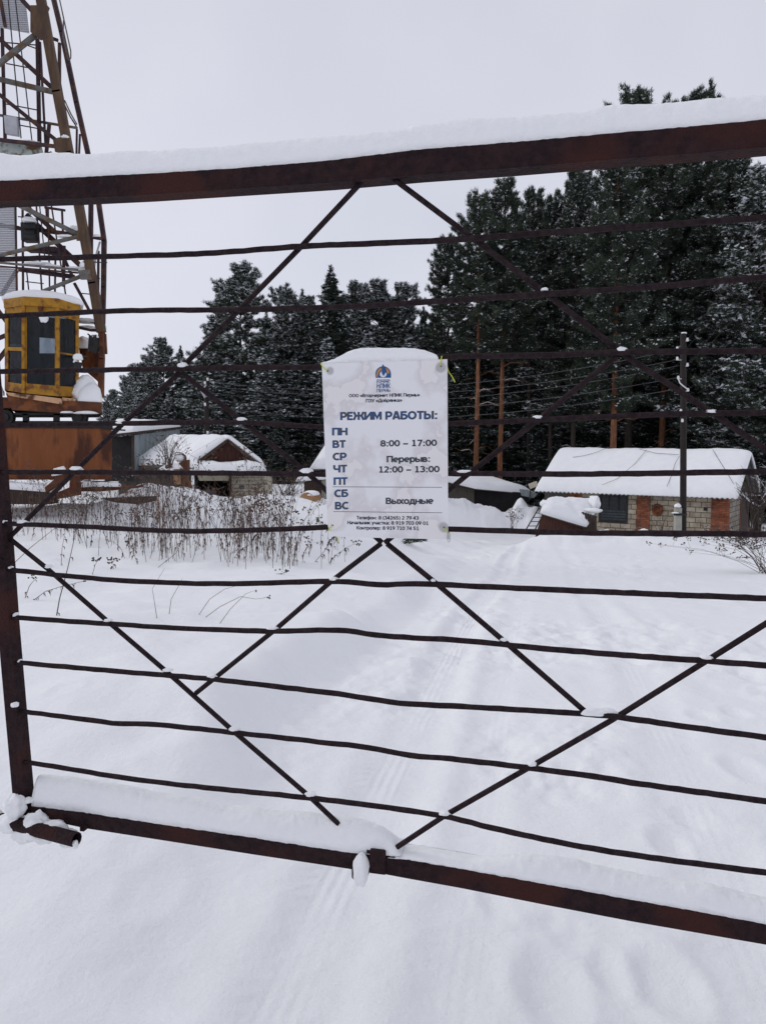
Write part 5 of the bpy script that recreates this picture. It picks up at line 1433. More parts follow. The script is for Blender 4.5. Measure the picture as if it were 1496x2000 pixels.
mb.hexa(at(380, 925, GY + 1.5), at(452, 925, GY + 1.5), at(452, 990, GY + 1.5), at(380, 990, GY + 1.5), (0, .1, 0)); mb.hexa(at(384, 925, GY - .4), at(386, 925, GY - .4), at(386, 985, GY - .4), at(384, 985, GY - .4), (0, 2, 0))
part('porch_shade_panel', mb, M['shade_in'], gab)  # shade under the porch put in as near-black panels
mb = MB()
mb.hexa(at(386, 929, GY - .5), at(450, 929, GY - .5), at(450, 939, GY - .5), at(390, 939, GY - .5), (0, .1, 0)); part('porch_fascia', mb, M['cream'], gab)
mb = MB(); mb.bar(at(450, 924, GY - .6), at(450, 985, GY - .6), .09, .09); mb.bar(at(420, 938, GY - .3), at(421, 985, GY - .3), .05, .05); mb.bar(at(399, 956, GY - .2), at(420, 957, GY - .2), .05, .05); part('porch_post', mb, M['plank_red'], gab)
mb = MB(); mb.prism([at(x, y, GY - .25) for x, y in ((398, 960), (420, 958), (420, 985), (398, 985))], (0, .05, 0)); part('blue_sheet', mb, M['cloth_blue'], gab)
mb = MB(); mb.hexa(at(468, 948, GY - .53), at(477, 948, GY - .53), at(477, 955, GY - .53), at(468, 955, GY - .53), (0, .02, 0)); part('wall_plate', mb, M['cloth_blue'], gab)
mb = MB(); mb.hexa(at(308, 926, GY - 1.4), at(520, 926, GY - 1.4), at(516, 915, GY + .2), at(330, 913, GY + .2), (0, 0, .05)); part('porch_roof', mb, M['slate'], gab)
mb = MB(); mb.slab(at(305, 924, GY - 1.5), at(522, 922, GY - 1.5), at(518, 914, GY + .1), at(325, 912, GY + .1), .3, 40, 10, 7, .3, .12); part('porch_snow', mb, M['snow_far'], gab, True)
mb = MB(); mb.hexa(at(232, 914, GB - 1), at(372, 914, GB - 1), at(372, 975, GB - 1), at(232, 975, GB - 1), (0, .2, 0)); part('rear_wall', mb, M['plank_grey'], gab)
mb = MB()
for k in range(60):
    x = 240 + k * 2.2; mb.tube([at(x, 912.5, GB - 1.15), at(x, 912.5, GB - .5)], .022, 5)
part('eave_sheet', mb, M['slate'], gab)
# grey sheet barn behind it
BYA, BYB = 34.0, 42.0
bb = at(262, 930, BYA)
barn = thing('metal_barn', bb, 'grey galvanised sheet barn with a dark open bay and snowy lean roof', 'barn')
f0, f1 = at(261, 850, BYA), at(352, 838, BYB)
mb = MB(); mb.hexa(f0, f1, at(352, 930, BYB), at(261, 930, BYA), (-.1, .1, 0)); part('sheet_wall', mb, M['galv'], barn)
mb = MB(); mb.hexa(at(205, 856, BYA + 1.2), at(262, 850, BYA + .3), at(262, 940, BYA + .3), at(205, 940, BYA + 1.2), (0, .1, 0)); part('bay_shade_fill', mb, M['shade_in'], barn)  # thin near-black sheet across the bay, painting the shade within
mb = MB(); mb.bar(at(260.5, 850, BYA - .05), at(260.5, 925, BYA - .05), .1, .1); part('corner_post', mb, M['plank'], barn)
rfq = [at(214, 853, BYA - .2), at(262, 848, BYA - .3), at(354, 837, BYB), at(225, 830, BYB + 1)]
mb = MB(); mb.hexa(*rfq, (0, 0, .1)); part('roof', mb, M['plank'], barn)
mb = MB(); mb.slab(*[p + UP * .1 for p in rfq], .32, 20, 16, 9, .15, .1); part('snow_layer', mb, M['snow_far'], barn, True)

# rusty bent chute with snow, standing among the weeds
CHY = 20.0
cb = at(360, 955, CHY)
ch = thing('rusty_chute', cb, 'bent rusty steel chute with snow in its curled top', 'chute')
mb = MB(); mb.prism([at(x, y, CHY) for x, y in ((349, 904), (366, 898), (366, 915), (364, 938), (371, 950), (371, 956), (356, 950), (358, 915))], (0, .3, 0)); part('column', mb, M['crane_rust'], ch)
mb = MB()
cu = [(341, 886), (349, 884), (358, 886), (364, 892), (366, 900)]; cl_ = [(341, 886), (345, 894), (351, 902), (352, 906), (349, 908)]
for i in range(4): mb.hexa(at(*cu[i], CHY), at(*cu[i + 1], CHY), at(*cu[i + 1], CHY + .4), at(*cu[i], CHY + .4), (0, 0, .02))
for i in range(4): mb.hexa(at(*cl_[i], CHY), at(*cl_[i + 1], CHY), at(*cl_[i + 1], CHY + .4), at(*cl_[i], CHY + .4), (.01, 0, -.01))
part('hood', mb, M['crane_rust'], ch)
mb = MB(); mb.blob(at(353, 894, CHY + .15), (.15, .2, .11), 4, .2); part('snow_cover', mb, M['snow_far'], ch, True)
mb = MB(); mb.box(at(349, 931, CHY + .2), (.2, .2, .4)); part('wood_block', mb, M['log'], ch)
# beams and scrap lying in the snow before the container
def scrap(poly, Y, th, mt, label, cat='steel beam', name='scrap_girder', snow=None):
    c = at(*poly[0], Y)
    t = thing(name, c, label, cat, 'scrap lying in the snow')
    mb = MB(); mb.prism([at(x, y, Y) for x, y in poly], (0, th, 0)); part('steel', mb, M[mt], t)
    if snow:
        mb = MB()
        (x0, y0), (x1, y1) = snow
        mb.slab(at(x0, y0, Y - .05), at(x1, y1, Y - .05), at(x1, y1 - 4, Y + th + .1), at(x0, y0 - 4, Y + th + .1), .13, 30, 8, int(x0), .5, .15, .03); part('snow_cover', mb, M['snow_far'], t, True)
    return t
scrap([(-60, 950), (70, 951), (85, 958), (100, 965), (100, 985), (-60, 985)], 17.6, .4, 'plank', 'dark beam under snow at the foot of the orange box', snow=((-60, 950), (104, 962)))
scrap([(90, 962), (120, 940), (128, 926), (120, 925), (88, 952)], 17.3, .2, 'crane_rust', 'short dark beam tilted up against the orange box', snow=((104, 930), (130, 926)))
scrap([(112, 975), (150, 968), (150, 945), (144, 930), (138, 931), (136, 952), (112, 962)], 17.5, .3, 'crane_rust', 'upright rusty bracket standing by the tilted beam')
scrap([(150, 953), (200, 951), (262, 950), (275, 947), (270, 953), (200, 960), (150, 960)], 18.3, .3, 'crane_rust', 'long thin rusty beam lying level below the dark barn bay', snow=((150, 951), (235, 951)))
scrap([(196, 974), (300, 970), (298, 980), (270, 985), (230, 982)], 16.8, .3, 'plank', 'dark board pointing left out of the snow among the weeds')
scrap([(412, 974), (466, 988), (466, 991), (412, 977)], 21.0, .06, 'plank_grey', 'thin grey pole lying on the snow mound by the porch', 'pole', 'fallen_pole', ((412, 974), (466, 988)))

# ------------------------------------------------------------------ trees
def unit(a): return a / np.maximum(1e-9, np.linalg.norm(a, axis=-1, keepdims=True))
def crown_mesh(name, tips, dirs, twigs, rng, mats, n_needle=9, ln=(.16, .34), wd=.03, snow_p=.3, snow_r=.13, upbias=.35, spread=.55):
    """needle tufts at tips (many narrow faces), bare twigs, and pads of snow on some tufts"""
    N = len(tips)
    d = unit(dirs[:, None, :] * 0.75 + rng.normal(size=(N, n_needle, 3)) * spread + np.array([0, 0, upbias]))
    L_ = rng.uniform(*ln, size=(N, n_needle, 1)) * rng.uniform(.8, 1.2, size=(N, 1, 1))
    base = tips[:, None, :] - d * L_ * .25 + rng.normal(size=(N, n_needle, 3)) * .05
    side = unit(np.cross(d, rng.normal(size=(N, n_needle, 3))))
    w = wd * rng.uniform(.7, 1.3, size=(N, n_needle, 1))
    a = base + side * w; b2 = base - side * w; c = base + d * L_
    tri = np.stack([a, b2, c], 2).reshape(-1, 3)
    mi = np.zeros(len(tri) // 3, np.int32)
    sel = rng.random(N) < snow_p
    sp_ = tips[sel]; k = len(sp_)
    if k:
        K = 3
        ctr = sp_[:, None, :] + rng.normal(size=(k, K, 3)) * np.array([.09, .09, .025]) + np.array([0, 0, .05])
        th = rng.uniform(0, 2 * np.pi, size=(k, K)); r = snow_r * rng.uniform(.5, 1.2, size=(k, K))
        vv = []
        for q in range(3):
            t = th + q * 2.1 + rng.normal(size=(k, K)) * .25
            vv.append(ctr + np.stack([np.cos(t) * r, np.sin(t) * r, rng.normal(size=(k, K)) * r * .3 - .02], -1))
        st = np.stack(vv, 2).reshape(-1, 3)
        tri = np.concatenate([tri, st]); mi = np.concatenate([mi, np.ones(len(st) // 3, np.int32)])
    if len(twigs):
        p, q, r = twigs
        t = unit(q - p); s1 = unit(np.cross(t, np.array([0.13, 0.31, 1.0]))); s2 = np.cross(t, s1)
        r = r[:, None]
        tv = []
        for (u, v) in ((s1, s2), (s2, -s1)):
            tv.append(np.stack([p + u * r, p - u * r, q], 1).reshape(-1, 3))
        tw = np.concatenate(tv)
        tri = np.concatenate([tri, tw]); mi = np.concatenate([mi, np.full(len(tw) // 3, 2, np.int32)])
    me = bpy.data.meshes.new(name)
    nt = len(tri) // 3
    me.vertices.add(len(tri)); me.vertices.foreach_set('co', tri.astype(np.float32).ravel())
    me.loops.add(len(tri)); me.loops.foreach_set('vertex_index', np.arange(len(tri), dtype=np.int32))
    me.polygons.add(nt); me.polygons.foreach_set('loop_start', np.arange(0, nt * 3, 3, dtype=np.int32))
    for m in mats: me.materials.append(m)
    me.polygons.foreach_set('material_index', mi)
    me.update(calc_edges=True)
    return me
def trunk_mesh(name, H, r0, bend, rng, mt, limbs=(), snowlimbs=False):
    mb = MB()
    pts = []; rs = []
    for i in range(15):
        t = i / 14
        pts.append(Vector((bend[0] * math.sin(t * 2.6 + bend[2]) - bend[0] * math.sin(bend[2]), bend[1] * math.sin(t * 2.1), H * t)))
        rs.append(r0 * (1 - t) ** .8 + .012 + (.06 * r0 / .15 if i == 0 else 0))
    mb.tube(pts, rs, 10)
    for (z, az, ln, up, r) in limbs:
        p = axis_pt(pts, z / H)
        d = Vector((math.cos(az), math.sin(az), 0))
        q = [p, p + d * ln * .35 + UP * ln * (.10 + up * .2), p + d * ln * .7 + UP * ln * up * .6, p + d * ln + UP * ln * up]
        mb.tube(q, [r, r * .8, r * .5, r * .2], 6, 0)
        if snowlimbs and (int(z * 977) % 5) < 2:
            mb.tube([x + UP * (r * .7) for x in q[:3]], [r * .55, r * .5, r * .3], 5, 1)
    me = bpy.data.meshes.new(name); me.from_pydata(mb.v, [], mb.f); me.materials.append(mt); me.materials.append(M['snow_tree'])
    me.polygons.foreach_set('material_index', mb.m)
    me.polygons.foreach_set('use_smooth', [True] * len(me.polygons)); me.update()
    return me, pts
def axis_pt(pts, t):
    t = max(0, min(.9999, t)) * (len(pts) - 1); i = int(t)
    return pts[i].lerp(pts[i + 1], t - i)
def make_pine(seed, H, cs, R, dens=1.0, snow_p=.3, bare=True, r0=.17):
    rng = np.random.default_rng(seed); rd = random.Random(seed)
    limbs = []
    if bare:
        for k in range(9): limbs.append((rd.uniform(cs * .35, cs * 1.05), rd.uniform(0, 6.28), rd.uniform(.5, 2.4), rd.uniform(-.15, .35), rd.uniform(.018, .04)))
    tm, pts = trunk_mesh('pine_trunk', H, r0, (rd.uniform(-.3, .3), rd.uniform(-.2, .2), rd.uniform(0, 1)), rng, M['trunk'], limbs, True)
    tips, dirs, tp, tq, trr = [], [], [], [], []
    z = cs; i = 0
    while z < H - .25:
        # one whorl of boughs per year's growth
        t = (z - cs) / (H - cs)
        prof = (1 - t) ** (.72 if bare else .78) * (.5 + .5 * min(1, t / .2)) * R
        lobe = 1 + .45 * mnoise.noise(Vector((z * .8, seed, 1.7)))
        a0 = rd.uniform(0, 6.28); nb = rd.randint(4, 6) if t < .85 else 4
        for k in range(nb):
            az = a0 + k * 6.283 / nb + rd.uniform(-.35, .35)
            ln = prof * rd.choice((.45, .75, .9, 1.0, 1.2) if bare else (.35, .6, .85, 1.1, 1.4)) * rd.uniform(.85, 1.1) * lobe + .14
            up = -.06 - (0 if bare else .14) * (1 - t) + .7 * t + 1.0 * max(0, t - .72) / .28 + rd.uniform(-.1, .12)
            p0 = axis_pt(pts, z / H)
            dv = Vector((math.cos(az), math.sin(az), 0))
            def bp_(s): return p0 + dv * ln * s + UP * (ln * up * s + .16 * ln * s * s)
            tp.append(p0); tq.append(bp_(1.0)); trr.append(.014 + .014 * ln)
            nsub = int(3 + ln * 4.2 * dens)
            for q in range(nsub):
                s = .35 + .65 * (q + rd.random()) / nsub
                sl = (.20 + .34 * ln * (1 - s * .55)) * rd.uniform(.55, 1.1)
                a2 = az + rd.choice((-1, 1)) * rd.uniform(.35, 1.1)
                d2 = Vector((math.cos(a2), math.sin(a2), rd.uniform(0, .55))).normalized()
                b0 = bp_(s)
                tp.append(b0); tq.append(b0 + d2 * sl); trr.append(.010)
                # upright shoots along the twig, each a tight brush of needles
                nt_ = int(3 + sl * 6)
                for e_ in range(nt_):
                    e = .3 + .7 * (e_ + rd.random()) / nt_
                    tips.append(b0 + d2 * sl * e + Vector((rd.gauss(0, .05), rd.gauss(0, .05), rd.uniform(.0, .10)))); dirs.append((d2 * .7 + UP * 1.0 + Vector((rd.gauss(0, .25), rd.gauss(0, .25), 0))).normalized())
            for e_ in range(3):
                tips.append(bp_(1.0) + UP * .07 * e_); dirs.append((dv * .5 + UP).normalized())
        z += rd.uniform(.30, .48) * (1.1 - .45 * t); i += 1
    for k in range(14):
        tips.append(axis_pt(pts, 1 - .0045 * k)); dirs.append(UP.copy())
    tw = (np.array(tp), np.array(tq), np.array(trr))
    cm = crown_mesh('pine_crown', np.array(tips), np.array(dirs), tw, rng, [M['needle'], M['snow_tree'], M['trunk_dark']], 10, (.15, .30), .017, snow_p, .10 if bare else .14, .25, .42)
    return tm, cm, H
def make_spruce(seed, H, R, dens=1.0, snow_p=.45, cs=.6, droop=.35, r0=.15):
    rng = np.random.default_rng(seed); rd = random.Random(seed)
    tm, pts = trunk_mesh('spruce_trunk', H, r0, (.05, .05, 0), rng, M['trunk_dark'])
    tips, dirs, tp, tq, trr = [], [], [], [], []
    z = cs; i = 0
    while z < H - .55:
        t = (z - cs) / (H - .4 - cs)
        nb = rd.randint(5, 7)
        for k in range(nb):
            az = k * 6.283 / nb + i * .9 + rd.uniform(-.3, .3)
            ln = (R * (1 - t) ** .85 * rd.uniform(.5, 1.2) + .04) * (1 + .2 * mnoise.noise(Vector((z * .5, az, seed))))
            dv = Vector((math.cos(az), math.sin(az), 0)); sd = Vector((-dv.y, dv.x, 0))
            dr = droop * (1 - t * 1.5)
            p0 = axis_pt(pts, z / H)
            def bp_(s): return p0 + dv * ln * s + UP * (-dr * ln * s + .28 * dr * ln * s ** 3 + (0.35 * t * ln * s))
            tp.append(p0); tq.append(bp_(1)); trr.append(.01 + .008 * ln)
            ns = int(3 + ln * 6 * dens)
            for q in range(ns):
                s = .18 + .82 * (q + rd.random()) / ns
                b0 = bp_(s)
                wdt = .30 * ln * (1 - s) * .8 + .10 * (1 - t)
                for e in range(2 + int(wdt * 4)):
                    off = rd.uniform(-1, 1) * wdt
                    tips.append(b0 + sd * off + Vector((0, 0, -abs(off) * .35 + rd.gauss(0, .05)))); dirs.append((dv * .6 + sd * (1 if off > 0 else -1) * .6 - UP * .35).normalized())
        z += rd.uniform(.26, .42) * (1.1 - .4 * t) * (H / 14) ** .3; i += 1
    for k in range(14):
        tips.append(axis_pt(pts, 1 - .05 * k / H)); dirs.append(UP.copy())
    tw = (np.array(tp), np.array(tq), np.array(trr))
    cm = crown_mesh('spruce_crown', np.array(tips), np.array(dirs), tw, rng, [M['needle2'], M['snow_tree'], M['trunk_dark']], 7, (.16, .32), .03, snow_p, .15 if snow_p > .5 else .11, -.1)
    return tm, cm, H
KINDS_ = {
    'pine_tall': make_pine(11, 18, 9.3, 2.5, 1.0, .2, True, .17),
    'pine_tall2': make_pine(17, 18, 8.6, 2.4, 1.0, .24, True, .16),
    'pine_big': make_pine(23, 20, 6.5, 3.3, 1.5, .2, True, .24),
    'pine_big2': make_pine(29, 20, 5.5, 3.4, 1.5, .36, True, .22),
    'pine_frost': make_pine(37, 14, 2.4, 3.3, 1.3, .6, False, .15),
    'pine_snow': make_pine(31, 14, 3.0, 3.5, 1.35, .55, False, .15),
    'spruce': make_spruce(41, 16, 3.1, 1.0, .28),
    'spruce_snow': make_spruce(43, 13, 3.2, 1.1, .6, .6, .45),
    'spruce_thin': make_spruce(47, 15, 2.5, 1.0, .3),
}
used_ = {}
def tree(kind, px, top, Y, label, wide=1.0, rot=None, group=None, name=None, base=None):
    p = at(px, top, Y)
    bz = hz(p.x, Y) - .3 if base is None else base
    tm, cm, H = KINDS_[kind]
    s = (p.z - bz) / H
    nm = name or ('spruce_tree' if kind.startswith('spruce') else 'pine_tree')
    rt = thing(nm, (p.x, Y, bz), label, 'tree', group)
    rt.scale = (s * wide, s * wide, s)
    rt.rotation_euler = (0, 0, rot if rot is not None else (px * 0.37 + Y) % 6.28)
    if kind.startswith('pine') and px not in (933, 982, 1211, 1312):      # only these show the orange bark
        if kind not in used_:
            used_[kind] = tm.copy(); used_[kind].materials[0] = M['trunk_dark']
        tm = used_[kind]
    for d_, n_ in ((tm, 'trunk'), (cm, 'crown')):
        o = bpy.data.objects.new(n_, d_); COL.objects.link(o); o.parent = rt
    return rt
GR, GLF = 'tall pines behind the block shed', 'snowy conifers along the left treeline'
T_SPEC = [
    # kind, px, top, Y, wide, label, group
    ('pine_tall', 933, 388, 42, .95, 'slim pine with a bare orange trunk, first right of the notice', GR),
    ('pine_tall2', 982, 362, 43, .95, 'slim pine with a bare orange trunk crossing behind the first one right of the notice', GR),
    ('pine_tall', 1042, 380, 48, .9, 'narrow pine top standing between the slim pair and the tall dense group', GR),
    ('pine_big', 1211, 300, 38, .85, 'big dense pine with a thick orange trunk over the middle of the shed roof', GR),
    ('pine_big2', 1130, 330, 44, .75, 'dense dark pine left of the thick orange trunk', GR),
    ('pine_big', 1243, 194, 46, .9, 'tallest pine, its dark tip poking above the snowy top beam', GR),
    ('pine_big2', 1312, 204, 45, .8, 'tall pine just right of the tallest tip, top hidden by the beam', GR),
    ('pine_big', 1365, 193, 46, .8, 'tall pine whose twig tips show over the beam at its right end', GR),
    ('pine_big2', 1432, 300, 43, 1.0, 'snowy pine below the right end of the top beam', GR),
    ('pine_snow', 1490, 345, 40, .9, 'snow laden pine at the right edge of the picture', GR),
    ('pine_snow', 1545, 400, 42, .9, 'snow laden pine half outside the right edge of the picture', GR),
    ('pine_tall2', 1085, 395, 46, .8, 'thin dark pine left of the shed ridge', GR),
    ('pine_tall', 875, 470, 50, .9, 'pine at the left rim of the right hand group, above the notice corner', GR),
    ('pine_snow', 1180, 420, 52, 1.1, 'dark shaded pine deep behind the dense group', GR),
    ('pine_snow', 1010, 480, 54, 1.2, 'dark shaded pine behind the slim orange trunks', GR),
    ('pine_snow', 1090, 560, 50, 1.2, 'low dark pine filling in behind the left end of the shed roof', GR),
    ('spruce', 1300, 520, 48, 1.1, 'dark spruce behind the tall tarred pole', GR),
    ('spruce', 1395, 500, 46, 1.1, 'dark spruce right of the tall tarred pole', GR),
    ('spruce', 1250, 600, 50, 1.2, 'dark spruce low behind the middle of the shed roof', GR),
    ('spruce_snow', 1470, 560, 40, 1.0, 'snowy spruce at the right edge behind the shed end', GR),
    ('spruce', 905, 640, 49, 1.1, 'dark spruce between the notice and the slim orange trunks', GR),
    ('spruce', 1000, 690, 50, 1.2, 'low dark spruce right of the slim orange trunks', GR),
    ('spruce', 1060, 720, 47, 1.1, 'low dark spruce by the left end of the shed roof', GR),
    ('spruce', 1150, 740, 49, 1.2, 'low dark spruce left of the thick orange trunk', GR),
    ('spruce', 1350, 700, 44, 1.1, 'low dark spruce behind the right part of the shed roof', GR),
    ('spruce', 1540, 640, 38, 1.1, 'dark spruce just beyond the right edge of the picture', GR),
    ('spruce_thin', 432, 558, 52, 1.32, 'dark spruce left of the high forked pine', GLF),
    ('pine_snow', 474, 528, 50, 1.03, 'high pine with a forked snowy top on the left', GLF),
    ('spruce_snow', 515, 690, 46, 1.52, 'low snow laden spruce in front of the high forked pine', GLF),
    ('pine_frost', 562, 572, 54, 1.03, 'pine in the gap between the forked pine and the pointed spruce', GLF),
    ('spruce', 645, 520, 50, 1.39, 'pointed dark spruce standing highest left of the notice', GLF),
    ('pine_snow', 606, 590, 56, 0.91, 'pine hugging the left side of the pointed spruce', GLF),
    ('pine_frost', 690, 562, 54, 0.85, 'frosted pine right of the pointed spruce', GLF),
    ('pine_snow', 738, 558, 56, 1.03, 'frosted pine above the notice', GLF),
    ('pine_frost', 787, 565, 55, 0.85, 'frosted narrow pine above the right part of the notice', GLF),
    ('spruce_thin', 826, 600, 58, 1.06, 'small pointed spruce in the gap right above the notice', GLF),
    ('spruce_snow', 640, 660, 47, 1.45, 'snowy spruce below the pointed one, left of the notice', GLF),
    ('spruce_snow', 575, 700, 48, 1.45, 'snowy spruce behind the gabled shed', GLF),
    ('spruce_snow', 720, 650, 49, 1.58, 'snowy spruce mostly hidden behind the notice', GLF),
    ('spruce_snow', 800, 660, 50, 1.58, 'snowy spruce behind the right half of the notice', GLF),
    ('pine_snow', 318, 668, 62, 1.03, 'pine with a rounded snowy top above the grey barn', GLF),
    ('spruce_thin', 352, 676, 64, 1.19, 'pointed spruce next to the rounded pine above the barn', GLF),
    ('pine_frost', 288, 700, 64, 0.98, 'pine on the left shoulder of the rounded pine', GLF),
    ('pine_frost', 248, 738, 72, 0.98, 'far pine right beside the crane leg', GLF),
    ('pine_snow', 222, 765, 74, 0.98, 'far low pine at the end of the treeline by the crane', GLF),
    ('spruce_snow', 390, 690, 56, 1.25, 'snowy spruce between the barn trees and the thin pole', GLF),
    ('spruce_snow', 270, 770, 58, 1.45, 'snow dusted spruce behind the barn roof', GLF),
    ('spruce_snow', 330, 770, 56, 1.45, 'snow dusted spruce behind the barn ridge', GLF),
    ('spruce_snow', 445, 700, 48, 1.45, 'snowy spruce right of the thin pole', GLF),
    ('spruce_snow', 225, 800, 64, 1.32, 'low snow dusted spruce beside the orange box', GLF),
    ('spruce', 545, 800, 44, 1.58, 'low dark spruce with drooping twigs right of the gabled shed', GLF),
    ('spruce', 850, 690, 50, 1.45, 'dark spruce behind the upper right corner of the notice', GLF),
    ('spruce', 600, 790, 46, 1.58, 'low dark spruce behind the white hut', GLF),
    ('pine_frost', 420, 640, 58, 1.01, 'snowy pine behind the dark spruce left of the forked pine', GLF),
    ('spruce', 520, 610, 57, 1.2, 'dark spruce behind the forked pine, right of its trunk', GLF),
    ('pine_snow', 372, 712, 64, 1.01, 'frosted pine between the barn trees and the dark spruce', GLF),
    ('pine_frost', 268, 716, 70, 1.01, 'far pine behind the left shoulder of the barn trees', GLF),
    ('pine_snow', 208, 790, 76, 1.01, 'furthest low pine touching the crane leg', GLF),
    ('spruce', 760, 600, 60, 1.2, 'dark spruce behind the frosted pines above the notice', GLF),
    ('spruce_thin', 590, 565, 58, 1.1, 'spruce tip left of the pointed spruce', GLF),
    ('spruce', 845, 620, 60, 1.2, 'dark spruce in the gap beside the right hand group', GLF),
]
for (k, px, top, Y, wd, lb_, gr) in T_SPEC:
    tree(k, px, top, Y, lb_, wd, None, gr)
# the dense wood further back, one mass
def far_wood():
    rng = random.Random(3)
    root = thing('far_woodland', (0, 70, 0), 'dense dark wood filling the gaps behind the single trees', 'wood')
    root['kind'] = 'stuff'
    ks = ['spruce', 'spruce_thin', 'pine_snow', 'spruce']
    vs_all, mi_all = [], []
    for (px0, px1, ty0, ty1, n_) in ((850, 1620, 600, 560, 34), (230, 860, 790, 690, 26)):
        for i in range(n_):
            px = px0 + (px1 - px0) * (i + rng.random()) / n_
            f = (px - px0) / (px1 - px0)
            Y = rng.uniform(58, 72) if px0 > 800 else rng.uniform(66, 84)
            top = ty0 + (ty1 - ty0) * f + rng.uniform(-20, 60)
            p = at(px, top, Y); bz = hz(p.x, Y) - .3
            tm, cm, H = KINDS_[ks[i % 4]]
            s = (p.z - bz) / H; w = s * rng.uniform(1.0, 1.4); a = rng.uniform(0, 6.28)
            co = np.empty(len(cm.vertices) * 3, np.float32); cm.vertices.foreach_get('co', co); co = co.reshape(-1, 3)
            mi = np.empty(len(cm.polygons), np.int32); cm.polygons.foreach_get('material_index', mi)
            tri = co.reshape(-1, 3, 3)[::2]; mi = mi[::2]
            c_ = tri.mean(1, keepdims=True); tri = c_ + (tri - c_) * 1.45
            x, y = tri[..., 0] * w, tri[..., 1] * w
            tri = np.stack([x * math.cos(a) - y * math.sin(a) + p.x, x * math.sin(a) + y * math.cos(a) + Y - 70, tri[..., 2] * s + bz], -1)
            vs_all.append(tri.reshape(-1, 3)); mi_all.append(mi)
    v = np.concatenate(vs_all); mi = np.concatenate(mi_all); nt = len(mi)
    me = bpy.data.meshes.new('far_woodland')
    me.vertices.add(len(v)); me.vertices.foreach_set('co', v.astype(np.float32).ravel())
    me.loops.add(len(v)); me.loops.foreach_set('vertex_index', np.arange(len(v), dtype=np.int32))
    me.polygons.add(nt); me.polygons.foreach_set('loop_start', np.arange(0, nt * 3, 3, dtype=np.int32))
    for m in (M['needle2'], M['snow_tree'], M['trunk_dark']): me.materials.append(m)
    me.polygons.foreach_set('material_index', mi); me.update(calc_edges=True)
    bpy.data.objects.remove(root)
    o = bpy.data.objects.new('far_woodland', me); COL.objects.link(o); o.location = (0, 70, 0)
    o['kind'] = 'stuff'; o['label'] = 'dense dark wood filling the gaps behind the single trees'; o['category'] = 'wood'
far_wood()

# bare shrubs
def shrub(name, px, py, Y, hgt, spread, n_, label, mt='weed', seed=0, r=.008, group=None, curve=.3, heads=0, lean=0.0, twig=3):
    rd = random.Random(seed)
    c = at(px, py, Y) if Y else hit(px, py)
    mb = MB()
    for i in range(n_):
        az = rd.uniform(0, 6.28); h = hgt * rd.uniform(.5, 1.05); sp = spread * rd.uniform(.2, 1)
        d = Vector((math.cos(az) + lean, math.sin(az) * .6, 0)) * sp
        p0 = c + Vector((rd.gauss(0, spread * .1), rd.gauss(0, spread * .1), -.05))
        q = [p0, p0 + d * .25 + UP * h * .4, p0 + d * .6 + UP * h * .75, p0 + d * (1 + curve * .3) + UP * h * (1 - curve * .15)]
        mb.tube(q, [r, r * .8, r * .55, r * .25], 4, 0, False)
        for k in range(twig):
            s = rd.uniform(.4, .95); i0 = min(2, int(s * 3)); b0 = q[i0].lerp(q[i0 + 1], s * 3 - i0)
            e = b0 + Vector((rd.gauss(0, .35), rd.gauss(0, .25), rd.uniform(.2, .7))) * hgt * .28
            mb.tube([b0, e], [r * .45, r * .2], 3, 0, False)
            if heads:
                for z in range(heads):
                    hp = e + Vector((rd.gauss(0, .04), rd.gauss(0, .04), rd.gauss(0, .02)))
                    mb.tube([e - (e - b0) * .15, hp + UP * .02], [r * .3, r * .25], 3, 0, False)
                    mb.blob(hp + UP * .02, (.016, .016, .011), z, .2, None, 0, 5, 3)
        if heads:
            for z in range(heads):
                hp = q[3] + Vector((rd.gauss(0, .05), rd.gauss(0, .05), rd.uniform(-.01, .04)))
                mb.tube([q[3] - UP * .05, hp], [r * .3, r * .25], 3, 0, False); mb.blob(hp, (.018, .018, .011), z, .2, None, 0, 5, 3)
    return solo(name, mb, M[mt], label, 'shrub' if 'shrub' in name else 'weed', group, False, c)
shrub('bare_shrub', 330, 912, 29.0, 1.35, .8, 34, 'bare upright shrub before the snowy slope of the gabled shed', 'weed', 3, .012)
shrub('dry_weed', 1500, 1120, 0, .95, 1.15, 26, 'tangle of dry umbelled stems leaning left at the right edge', 'weed', 5, .006, None, .4, 5, -.9, 4)
shrub('dry_weed', 1000, 1032, 26, .75, .35, 12, 'small dry weed with seed heads left of the ladder', 'weed', 6, .006, None, .2, 3, 0, 3)
shrub('dry_weed', 1290, 1050, 26.3, 1.1, .5, 12, 'thin bare stems before the block wall beside the concrete stub', 'weed', 9, .007, None, .2, 0)
shrub('bare_shrub', 1475, 1040, 27.0, 2.3, 1.3, 26, 'bare dark shrub at the right end of the block shed', 'trunk_dark', 8, .02, None, .3, 0, 0, 5)
shrub('bare_shrub', 560, 985, 29.0, 1.9, 1.6, 30, 'arching bare bush right of the gabled shed', 'trunk_dark', 12, .012, None, .9, 0, .2, 4)
